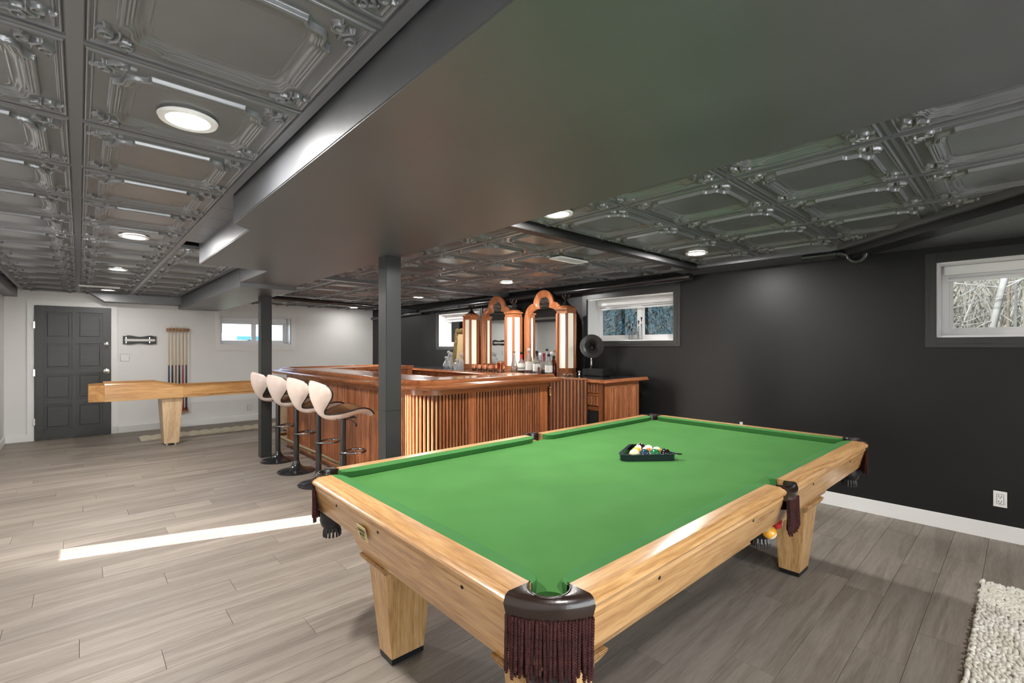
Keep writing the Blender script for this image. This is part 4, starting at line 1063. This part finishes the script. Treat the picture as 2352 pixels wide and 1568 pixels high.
# corkscrew tools
t = thing('corkscrew', 'chrome winged corkscrew lying beside the gramophone box', 'bar tool', (4.22, 3.60, CZ+.012), .5)
obj('screw_body', MB().tube([(-.09, 0, 0), (.02, 0, .004), (.06, 0, 0)], [.005, .012, .010], 10), M_chrome, t, smooth=True)
for s in (-1, 1): obj('wing', MB().tube([(0, 0, .0), (-.05, s*.035, .01), (-.075, s*.05, .004)], [.005, .006, .004], 8), M_chrome, t, smooth=True)
t = thing('bottle_stopper', 'chrome bottle stopper standing beside the corkscrew', 'bar tool', (4.26, 3.48, CZ), 0)
obj('stopper_body', MB().lathe([(.012, 0), (.014, .02), (.008, .03), (.018, .045), (.014, .06), (.001, .064)], 14), M_chrome, t, smooth=True)

# gilt frame leaning on the wall
t = thing('gilt_frame', 'ornate scalloped gilt picture frame leaning against the black wall', 'picture frame', (4.64, 6.26, CZ), -.15)
n = 48; v = []; f = []
def scal(y_, z, amp=.012): return amp*math.sin(34*z+2)*(1 if abs(y_) > .2 else 0)
outl = []; W_, H_ = .27, .62
per = [(W_, z) for z in np.linspace(0, H_, 14)]+[(y_, H_) for y_ in np.linspace(W_, -W_, 12)[1:-1]]+[(-W_, z) for z in np.linspace(H_, 0, 14)]+[(y_, 0) for y_ in np.linspace(-W_, W_, 12)[1:-1]]
for k, (y_, z) in enumerate(per):
    a = math.atan2(z-H_/2, y_); s = 1+.035*math.sin(k*1.9)
    for q, x in ((s, 0), (s*.985, -.022), (.86, -.035), (.72, -.016), (.68, -.004)):
        v.append((x+(z-H_/2)*.10, y_*q, H_/2+(z-H_/2)*q))
n = len(per)
for i in range(n):
    for k in range(4): f.append((i*5+k, ((i+1) % n)*5+k, ((i+1) % n)*5+k+1, i*5+k+1))
t.location.z = CZ+.02; 
obj('frame_moulding', MB().add(v, f), M_gold, t, smooth=50)
obj('backing', MB().add([((z-H_/2)*.10, y_, z) for y_, z in ((-.19, .08), (.19, .08), (.19, .54), (-.19, .54))]+[((z-H_/2)*.10+.01, y_, z) for y_, z in ((-.19, .08), (.19, .08), (.19, .54), (-.19, .54))], [(0, 1, 2, 3), (7, 6, 5, 4), (0, 4, 5, 1), (1, 5, 6, 2), (2, 6, 7, 3), (3, 7, 4, 0)]), mat('ochre canvas', (.24, .17, .08), .6), t)
# test tube vase on the middle window sill
t = thing('tube_vase', 'glass tube bud vase with dark buds on the middle window sill', 'vase', (XR+.13, 3.20, W_MID[2]+.014), 0)
for k, (dy, h) in enumerate(((.07, .17), (.02, .20), (.035, .13), (-.06, .23), (-.10, .27), (-.055, .09))):
    tb = obj('glass_tube', MB().lathe([(.008, 0), (.009, .004), (.009, h*.7)], 10, c=(0, dy, 0)), M_clear, t, smooth=True)
    obj('dried_bud', MB().tube([(0, dy, .02), (.002, dy, h*.8)], .0012, 5).lathe([(.003, h*.8), (.011, h), (.001, h*1.01)], 8, c=(0, dy, 0)), mat('dark dried bud', (.04, .012, .015), .6), tb)
obj('wire_frame', MB().tube([(0, .08, .004), (0, -.10, .004)], .004, 6), M_chrome, t)

# ------------------------------------------------------------------ bar stools
def stool_proto():
    t = thing('bar_stool', '', 'bar stool', (0, 0, 0))
    obj('base', MB().lathe([(.195, 0), (.198, .006), (.185, .014), (.13, .026), (.075, .045), (.045, .075), (.034, .105), (.030, .12)], 40), M_blackmetal, t, smooth=50)
    obj('column', MB().lathe([(.0285, .10), (.0285, .40), (.0245, .402), (.0245, .74)], 24), M_blackmetal, t, smooth=40)
    ring = [(0.02, .045, .415)]+[(.115+.085*math.cos(a), .10*math.sin(a), .415) for a in np.linspace(2.1, -2.1, 17)]+[(.02, -.045, .415)]
    fr_ = obj('footrest', MB().tube(ring+[(-.03, 0, .415)], .010, 10, closed=True), M_chrome if 0 else mat('dark chrome', (.30, .30, .31), .14, 1), t, smooth=True)
    obj('lever', MB().tube([(0, 0, .72), (.05, -.06, .715), (.08, -.10, .685)], [.004, .004, .004], 8).ball((.083, -.104, .672), .012, 10, 8, sc=(1, .5, 1.5)), M_blackpl, t, smooth=True)
    obj('seat_plate', MB().box(-.09, .09, -.09, .09, .735, .745), M_blackpl, t)
    # one sheet: from the top of the back, through a narrow waist, to the front lip
    ctrl = [(-.235, 1.064, .235, .03), (-.245, 1.040, .275, .05), (-.248, .985, .292, .07), (-.240, .925, .250, .07), (-.220, .865, .170, .045), (-.195, .812, .090, .010), (-.160, .775, .075, -.010), (-.110, .758, .125, -.030),
            (-.05, .758, .180, -.045), (.02, .770, .205, -.05), (.09, .790, .205, -.045), (.15, .797, .195, -.03), (.20, .787, .175, -.012), (.235, .765, .140, .0)]
    # densify with Catmull-Rom
    C = [np.array(c, float) for c in ctrl]; D = []
    for i in range(len(C)-1):
        p0, p1, p2, p3 = C[max(i-1, 0)], C[i], C[i+1], C[min(i+2, len(C)-1)]
        for s in (0, .25, .5, .75): D.append(.5*((2*p1)+(-p0+p2)*s+(2*p0-5*p1+4*p2-p3)*s*s+(-p0+3*p1-3*p2+p3)*s**3))
    D.append(C[-1]); n = len(D); K = 13
    def sheet(off):
        v = []
        for i, c in enumerate(D):
            a = D[max(i-1, 0)]; b = D[min(i+1, n-1)]; tx, tz = b[0]-a[0], b[1]-a[1]; l = math.hypot(tx, tz); nx, nz = -tz/l, tx/l   # normal on the sitter's side: up for the seat, forward for the back
            if nx < 0 and i < n*.35: nx, nz = nx, nz
            for k in range(K):
                u = -1+2*k/(K-1); cup = (abs(u)**2)*abs(c[3])
                x = c[0]+nx*(off*(1-.75*abs(u)**4)+cup); z = c[1]+nz*(off*(1-.75*abs(u)**4)+cup)
                v.append((x, u*c[2], z))
        return v
    f = [(i*K+k, i*K+k+1, (i+1)*K+k+1, (i+1)*K+k) for i in range(n-1) for k in range(K-1)]
    # the sitter's side: +x for the back part, +z for the seat
    top = sheet(.016); bot = sheet(-.034)
    obj('seat_shell', MB().add(bot, f), M_cream, t, smooth=True)
    obj('seat_cushion', MB().add(top, f), M_tan, t, smooth=True)
    mid = sheet(0.0)
    rim = [mid[k] for k in range(K)]+[mid[i*K+K-1] for i in range(1, n)]+[mid[(n-1)*K+k] for k in range(K-2, -1, -1)]+[mid[i*K] for i in range(n-2, 0, -1)]
    obj('piping', MB().tube(rim, .0065, 6, closed=True), M_pipe, t, smooth=True)
    return t
st0 = stool_proto()
labs = ['cream backed bar stool farthest from the pool table, beside the far post', 'cream backed bar stool second from the far post', 'cream backed bar stool third from the far post', 'cream backed bar stool nearest the pool table with its brown seat in view']
for k, (y_, lb) in enumerate(zip((6.12, 5.46, 4.80, 4.20), labs)):
    o = st0 if k == 0 else dup(st0)
    o.location = (1.77, y_, 0); o.rotation_euler.z = (0, .02, -.02, -.10)[k]; o['label'] = lb; o['group'] = 'bar stools along the left side of the bar'

# ------------------------------------------------------------------ shuffleboard table
SB = thing('shuffleboard_table', 'long amber maple shuffleboard table in front of the far wall', 'shuffleboard table', (0, 0, 0))
ZB = .672
side_p = [(.235, ZB), (1.07, ZB), (1.07, .815), (.78, .882), (.235, .888)]
for y0_, y1_ in ((7.95, 7.985), (8.52, 8.555)):
    v = [(x, y0_, z) for x, z in side_p]+[(x, y1_, z) for x, z in side_p]; n = 5
    obj('end_side_board', MB().add(v, [tuple(range(n)), tuple(reversed(range(n, 2*n)))]+[(i, (i+1) % n, n+(i+1) % n, n+i) for i in range(n)]), M_maple, SB, bevel=.002)
    obj('top_lip', MB().tube([(.235, (y0_+y1_)/2, .890), (.78, (y0_+y1_)/2, .884), (1.07, (y0_+y1_)/2, .817), (4.0, (y0_+y1_)/2, .817)], .014, 8), M_maple, SB, smooth=40)
    obj('long_side_board', MB().box(1.07, 4.0, y0_+.004, y1_, .70 if 0 else .705, .815), M_maple, SB, bevel=.002)
    obj('lower_rail', MB().add([(1.07, y0_+.004, ZB), (1.30, y0_+.004, ZB), (1.42, y0_+.004, .700), (1.07, y0_+.004, .7049), (1.07, y1_, ZB), (1.30, y1_, ZB), (1.42, y1_, .700), (1.07, y1_, .7049)], [(0, 1, 2, 3), (7, 6, 5, 4), (0, 4, 5, 1), (1, 5, 6, 2), (2, 6, 7, 3), (3, 7, 4, 0)]).box(1.07, 4.0, y0_+.016, y1_, ZB, .705), M_maple, SB)
obj('end_board', MB().prism([(.235, 7.95), (.235, 7.985), (.11, 8.055), (.11, 8.45), (.235, 8.52), (.235, 8.555), (.08, 8.465), (.08, 8.04)][::-1], ZB, .884), M_maple, SB, bevel=.003)
obj('end_board', B(3.98, 4.0, 7.985, 8.52, ZB, .815), M_maplez, SB)
obj('cradle_floor', MB().prism([(.11, 8.055), (.235, 7.985), (4.0, 7.985), (4.0, 8.52), (.235, 8.52), (.11, 8.45)], ZB, .69), M_maple, SB)
obj('playfield', B(.42, 3.85, 8.06, 8.44, .69, .775), M_maplez, SB, bevel=.004)
for x in (.95, 2.55):
    lg = obj('pedestal_leg', MB().frustum((x-.085, x+.085, 8.07, 8.42), .03, (x-.12, x+.12, 8.0, 8.5), ZB), M_maplez, SB, bevel=.003)
    obj('leg_foot', MB().lathe([(.022, 0), (.022, .03)], 12, c=(x-.05, 8.12, 0)).lathe([(.022, 0), (.022, .03)], 12, c=(x+.05, 8.12, 0)).lathe([(.022, 0), (.022, .03)], 12, c=(x-.05, 8.36, 0)).lathe([(.022, 0), (.022, .03)], 12, c=(x+.05, 8.36, 0)), M_chrome, lg)

# ribbed floor mat
mb = MB(); n = 60; X0, X1 = .66, 3.3
v = []; f = []
for i in range(n*4+1):
    x = X0+(X1-X0)*i/(n*4); z = .012+.016*abs(math.sin(PI*i/14.))
    for y_ in (8.70, 9.08): v.append((x, y_, z))
for i in range(n*4): f.append((2*i, 2*i+2, 2*i+3, 2*i+1))
m_ = len(v); v += [(x, y_, 0.001) for x, y_, z in v]
for i in range(n*4): f += [(m_+2*i, m_+2*i+1, m_+2*i+3, m_+2*i+2), (2*i, m_+2*i, m_+2*i+2, 2*i+2), (2*i+1, 2*i+3, m_+2*i+3, m_+2*i+1)]
f += [(0, 1, m_+1, m_), (m_-2, 2*m_-2, 2*m_-1, m_-1)]
tag(obj('floor_mat', MB().add(v, f), M_canvas, smooth=35), 'cream ribbed mat rolled out on the floor under the shuffleboard table', 'mat')

# ------------------------------------------------------------------ far wall things
CRK = thing('cue_rack', 'wooden wall rack holding six pool cues on the far wall', 'cue rack', (0, 0, 0))
yb = YD
obj('top_bar', MB().box(1.075, 1.385, yb-.055, yb, 1.635, 1.655).box(1.075, 1.385, yb-.018, yb, 1.635, 1.695), M_rackwood, CRK, bevel=.003)
for k in range(7): obj('clip_block', MB().box(1.082+k*.0485, 1.106+k*.0485, yb-.062, yb-.02, 1.655, 1.69), M_rackwood, CRK, bevel=.004)
obj('bottom_shelf', MB().box(1.075, 1.385, yb-.075, yb, .255, .285).box(1.075, 1.385, yb-.02, yb, .255, .33), M_rackwood, CRK, bevel=.003)
cuecols = [((.035, .035, .10), 'navy blue butt'), ((.03, .018, .012), 'dark brown butt'), ((.22, .11, .05), 'tan and brown points'), ((.02, .014, .012), 'black butt'), ((.32, .03, .08), 'red and grey butt'), ((.05, .02, .015), 'black brown butt')]
M_shaft = mat('cue maple shaft', (.62, .46, .26), .35, coat=.3)
for k, (c, lb) in enumerate(cuecols):
    x = 1.107+k*.0485
    t = thing('pool_cue', 'pool cue with '+lb+' standing in the wall rack', 'cue', (x, yb-.048, .287), 0, 'cues in the wall rack')
    obj('shaft', MB().lathe([(.0105, .78), (.0085, 1.1), (.0065, 1.43)], 12), M_shaft, t, smooth=40)
    obj('butt', MB().lathe([(.0140, .0), (.0145, .02), (.0130, .35), (.0107, .78)], 12), mat('cue butt %d' % k, c, .25, coat=.5), t, smooth=40)
    obj('ferrule', MB().lathe([(.0066, 1.43), (.0064, 1.45)], 10), M_wcap, t)
    obj('bumper', MB().lathe([(.012, -.002), (.0135, .0)], 10), M_blk, t)
# black scalloped plaque
n = 24; tp_ = [(.51+.43*k/n, 1.553+.010*math.sin(k/n*3*PI)*(1 if 2 < k < 22 else 0)) for k in range(n+1)]; bt_ = [(.51+.43*k/n, 1.425-.008*math.sin(k/n*3*PI)*(1 if 2 < k < 22 else 0)) for k in range(n, -1, -1)]
pp = tp_+bt_; m_ = len(pp)
t = thing('wall_plaque', 'black scalloped wall plaque with a pale bar between door and cue rack', 'wall plaque', (0, 0, 0))
obj('plaque_board', MB().add([(x, YD-.022, z) for x, z in pp]+[(x, YD, z) for x, z in pp], [tuple(range(m_)), tuple(reversed(range(m_, 2*m_)))]+[(i, (i+1) % m_, m_+(i+1) % m_, m_+i) for i in range(m_)]), mat('black lacquer', (.012, .012, .012), .3), t)
obj('pale_bar', B(.535, .925, YD-.032, YD-.022, 1.468, 1.505), mat('pale silver bar', (.75, .74, .70), .35), t, bevel=.003)
for x in (.55, .85): obj('hook', MB().box(x-.006, x+.006, YD-.045, YD-.022, 1.44, 1.462).box(x-.006, x+.006, YD-.034, YD-.022, 1.51, 1.535), M_chrome, t)
# switch and outlets
def plate(name, label, loc, rz, w, h, kind, cat):
    t = thing(name, label, cat, loc, rz)
    obj('cover_plate', B(-w/2, w/2, -.006, 0, -h/2, h/2), M_plastic, t, bevel=.003)
    if kind == 'switch':
        for s in (-1, 1): obj('rocker', B(s*w/4-.017, s*w/4+.017, -.010, -.005, -.034, .034), M_plastic, t, bevel=.002)
    else:
        obj('socket_body', B(-.018, .018, -.0085, -.005, -.036, .036), M_whitetrim, t, bevel=.002)
        mb = MB()
        for z in (-.019, .019): mb.box(-.009, -.006, -.0092, -.008, z-.002, z+.008).box(.006, .009, -.0092, -.008, z-.002, z+.008).box(-.003, .003, -.0092, -.008, z-.011, z-.006)
        obj('slots', mb, M_blk, t)
plate('light_switch', 'white double rocker light switch beside the charcoal door', (.535, YD, 1.205), 0, .115, .115, 'switch', 'switch')
plate('wall_outlet', 'white outlet low on the far wall right of the cue rack', (2.335, YD, .245), 0, .075, .12, 'outlet', 'outlet')
plate('wall_outlet', 'white double outlet on the black wall near the right edge', (XR, .112, .295), -PI/2, .075, .118, 'outlet', 'outlet')

# ------------------------------------------------------------------ shag rug
RG = thing('shag_rug', 'chunky cream wool rug at the lower right corner', 'rug', (0, 0, 0))
obj('rug_base', B(2.2, 3.83, -1.6, .15, .001, .014), M_rug, RG)
rnd = random.Random(3); mb = MB()
def loop(x, y_):
    a = rnd.gauss(.25, .55); L = rnd.uniform(.020, .034); r = rnd.uniform(.0075, .011); dx, dy = math.cos(a)*L, math.sin(a)*L; h = rnd.uniform(.010, .018)
    mb.tube([(x-dx*.6, y_-dy*.6, .010), (x-dx*.25, y_-dy*.25, .014+h*.8), (x+dx*.2, y_+dy*.2, .014+h), (x+dx*.6, y_+dy*.6, .012)], [r*.7, r, r, r*.6], 6)
x = 2.3
while x < 3.84:
    y_ = -.62
    while y_ < .165:
        loop(x+rnd.uniform(-.006, .006), y_+rnd.uniform(-.005, .005)); y_ += .0165
    x += .027
o = obj('wool_loops', mb, M_rug, RG, smooth=True); o['kind'] = 'stuff'

# ------------------------------------------------------------------ outdoors
M_lawn = noisy('leaf strewn lawn', (.16, .17, .07), (.30, .24, .14), 1.2, (.8, .95)); M_bounce = mat('pale bounce ground', (.74, .73, .70), .9)
ow = struct('ground', 'leaf strewn ground outside the windows', MB().box(XR+WT, 60, -40, 60, 1.0, 1.28).box(-60, XR+WT, YD+WT, 60, 1.0, 1.28), M_lawn, 'ground')
struct('ground_bounce', 'unseen low ground outside, made pale to bounce daylight in', MB().box(-30, XL-.2, -30, YD, -.2, -.02).box(XL-.2, 30, -30, YB-.2, -.2, -.02), M_bounce, 'ground')  # unseen ground, colour raised to throw sunlight up onto the ceiling
M_bark = noisy('pale grey bark', (.24, .22, .19), (.44, .42, .38), 6, (.8, .95), stretch=(1, 1, .3)); M_bark2 = noisy('brown bark', (.10, .075, .05), (.22, .17, .12), 6, (.8, .95), stretch=(1, 1, .3))
def bare_tree(x, y_, h, r, seed, m, label, lean=(0, 0), z0=1.28):
    R_ = random.Random(seed); t = thing('bare_tree', label, 'tree', (x, y_, z0), 0, 'bare trees outside the right window')
    pts = [(0, 0, -.05)]; cur = Vector((0, 0, 0))
    for k in range(1, 9):
        cur = cur+Vector((lean[0]*1.3+R_.uniform(-.05, .05), lean[1]+R_.uniform(-.05, .05), h/8)); pts.append(tuple(cur))
    obj('trunk', MB().tube(pts, [r*(1-.085*k) for k in range(9)], 10), m, t, smooth=True)
    mb = MB()
    for k in range(22):
        j = R_.randint(0, 7); w = R_.random(); p = Vector(pts[j]).lerp(Vector(pts[j+1]), w); a = R_.uniform(0, 2*PI); L = R_.uniform(.5, 1.8); up = R_.uniform(-.1, .6)
        q = [p]; d = Vector((math.cos(a), math.sin(a), up)).normalized()
        for s in range(4):
            d = (d+Vector((R_.uniform(-.3, .3), R_.uniform(-.3, .3), R_.uniform(-.1, .3)))).normalized(); q.append(q[-1]+d*L/4)
        mb.tube(q, [r*.22, r*.17, r*.12, r*.08, r*.03], 5)
        for s in (1, 2, 3):
            d2 = (d+Vector((R_.uniform(-1, 1), R_.uniform(-1, 1), R_.uniform(-.4, .8)))).normalized(); mb.tube([q[s], q[s]+d2*L*.2, q[s]+d2*L*.4+Vector((0, 0, .05))], [r*.09, r*.06, r*.02], 4)
    o = obj('branches', mb, m, t); o['kind'] = 'stuff'
trs = [(9.0, .98, 6, .11, M_bark, 'thick pale leaning trunk outside the right window', (-.02, -.03)), (8.7, .70, 6, .06, M_bark, 'thin pale trunk just right of the thick one outside the right window', (.0, .0)), (8.2, .32, 6, .085, M_bark, 'pale trunk leaning right outside the right window', (0.0, -.10)),
       (9.5, 1.28, 5, .05, M_bark, 'slim pale tree left of the thick trunk outside the right window', (0, -.04)), (12, 1.9, 6, .08, M_bark2, 'brown tree at the left of the right window view', (0, 0)), (12.5, -.6, 6, .09, M_bark, 'pale tree farther back at the right window edge', (0, 0)),
       (15, 1.3, 7, .09, M_bark2, 'brown tree farther back behind the thick trunk', (0, 0)), (14, .2, 7, .07, M_bark2, 'brown tree far back beyond the leaning trunk', (0, 0)), (17, .9, 7, .1, M_bark, 'pale tree deep in the woods left', (0, 0)), (17, -.9, 7, .09, M_bark2, 'brown tree deep in the woods right', (0, 0)), (10.6, .1, 5, .045, M_bark, 'slim pale sapling between the right window trunks', (0, .03))]
for k, (x, y_, h, r, m, lb, ln) in enumerate(trs): bare_tree(x, y_, h, r*.45, k+5, m, lb, ln)
# brushwood thicket behind them
R_ = random.Random(11); mb = MB()
for k in range(2200):
    x, y_ = R_.uniform(14, 25), R_.uniform(-8, 3.6); h = R_.uniform(.6, 3.2); a = R_.uniform(0, 6.28)
    mb.tube([(x, y_, 1.25), (x+.15*h*math.cos(a), y_+.15*h*math.sin(a), 1.25+h*.5), (x+.5*h*math.cos(a)*R_.random(), y_+.5*h*math.sin(a), 1.25+h)], [.02, .014, .005], 4)
tag(obj('thicket', mb, noisy('grey brushwood', (.13, .11, .075), (.34, .31, .26), 2, (.8, .95))), 'grey brown leafless brushwood outside the right window', 'brushwood', kind='stuff')
struct('trim_11', 'distant wooded hill', MB().add([(26, -30, .9), (26, 40, .9), (40, 40, 7), (40, -30, 7), (41, 40, .9), (41, -30, .9)], [(0, 1, 2, 3), (3, 2, 4, 5), (0, 3, 5), (1, 4, 2), (0, 5, 4, 1)]), noisy('far woods', (.14, .13, .07), (.36, .33, .26), 1.5, (.9, 1), detail=12), 'hill')
tarp = MB()
for k in range(9): tarp.ball((11.2+R_.uniform(-.1, .1), 2.35-.12*k, 1.32+R_.uniform(-.03, .05)), .16, 8, 6)
tag(obj('blue_tarp', tarp, mat('blue tarpaulin', (.02, .20, .62), .4), smooth=True), 'bright blue crumpled tarpaulin on the ground outside the right window', 'tarpaulin')
# conifers
M_need = noisy('blue green needles', (.05, .17, .19), (.22, .42, .42), 3, (.6, .8))
def conifer(x, y_, h, R0, seed, label):
    R_ = random.Random(seed); t = thing('conifer', label, 'tree', (x, y_, 1.26), 0, 'conifers outside the middle windows')
    obj('trunk', MB().tube([(0, 0, 0), (0, 0, h)], [.14, .02], 8), M_bark2, t)
    v = []; f = []
    for k in range(11000):
        s = R_.random()**1.3; z = .05+h*s*.98; rr = R0*(1-s)*(.35+.65*R_.random()); a = R_.uniform(0, 2*PI); cx, cy = rr*math.cos(a), rr*math.sin(a)
        L = R_.uniform(.10, .30); d = Vector((math.cos(a+R_.uniform(-.6, .6)), math.sin(a+R_.uniform(-.6, .6)), R_.uniform(-.55, .25))).normalized()
        sd_ = d.cross(Vector((0, 0, 1))).normalized()*R_.uniform(.005, .014); p = Vector((cx, cy, z)); b = len(v)
        v += [tuple(p-sd_), tuple(p+sd_), tuple(p+d*L+Vector((0, 0, -.03)))]; f.append((b, b+1, b+2))
    me = bpy.data.meshes.new('needles'); me.from_pydata(v, [], f); me.materials.append(M_need); me.update()
    o = link('needles', me, t); o['kind'] = 'stuff'
conifer(9.0, 5.6, 5.0, 1.9, 1, 'blue green conifer filling the left pane of the middle window')
conifer(9.4, 4.3, 4.6, 1.6, 2, 'blue green conifer filling the right pane of the middle window')
conifer(10.5, 7.2, 5.5, 2.0, 3, 'darker conifer between the middle and left windows')
conifer(9.5, 9.6, 5.2, 1.9, 4, 'conifer outside the window behind the gilt frame')
conifer(8.6, 11.8, 4.8, 1.8, 5, 'conifer farthest left outside the black wall')
# neighbour's house and camper beyond the far wall
NB = thing('neighbour_house', 'blue sided neighbouring house with white fascia seen through the far window', 'house', (0, 0, 0))
M_bs = mat('light blue siding', (.16, .42, .72), .6); M_wp = mat('bright white paint', (.85, .85, .85), .5)
obj('house_wall', B(.5, 9.5, 20, 20.2, 1.2, 3.0), M_bs, NB)
obj('fascia', B(.2, 9.8, 19.4, 20.2, 1.98, 2.75), M_wp, NB); obj('roof', MB().add([(.0, 19.2, 2.75), (10, 19.2, 2.75), (10, 24, 4.6), (0, 24, 4.6)], [(0, 1, 2, 3)]), mat('pale roof', (.6, .62, .66), .7), NB)
obj('porch_post', B(3.75, 3.95, 19.3, 19.5, 1.2, 2.0), M_wp, NB); obj('porch_post', B(5.6, 5.8, 19.3, 19.5, 1.2, 2.0), M_wp, NB)
M_wp2 = M_wp
cp = thing('camper_trailer', 'white camper trailer parked in front of the neighbouring house', 'trailer', (0, 0, 0))
obj('trailer_body', MB().prism([(3.19, 15.2), (5.3, 15.2), (5.3, 16.6), (3.19, 16.6)], 1.50, 1.88), M_wp, cp, bevel=.08)
obj('trailer_window', B(3.3, 4.1, 15.18, 15.2, 1.58, 1.68), mat('tinted blue window', (.10, .35, .6), .1), cp)
obj('tow_bar', MB().tube([(3.2, 15.4, 1.54), (2.9, 15.4, 1.42)], .03, 8), M_wp, cp)
mbw = MB()
for x in (3.7, 4.8): mbw.lathe([(.001, 0), (.16, 0), (.16, .12), (.001, .12)], 16, c=(x, 15.25, 1.44), axis='y')
obj('wheel', mbw, M_blackpl, cp)
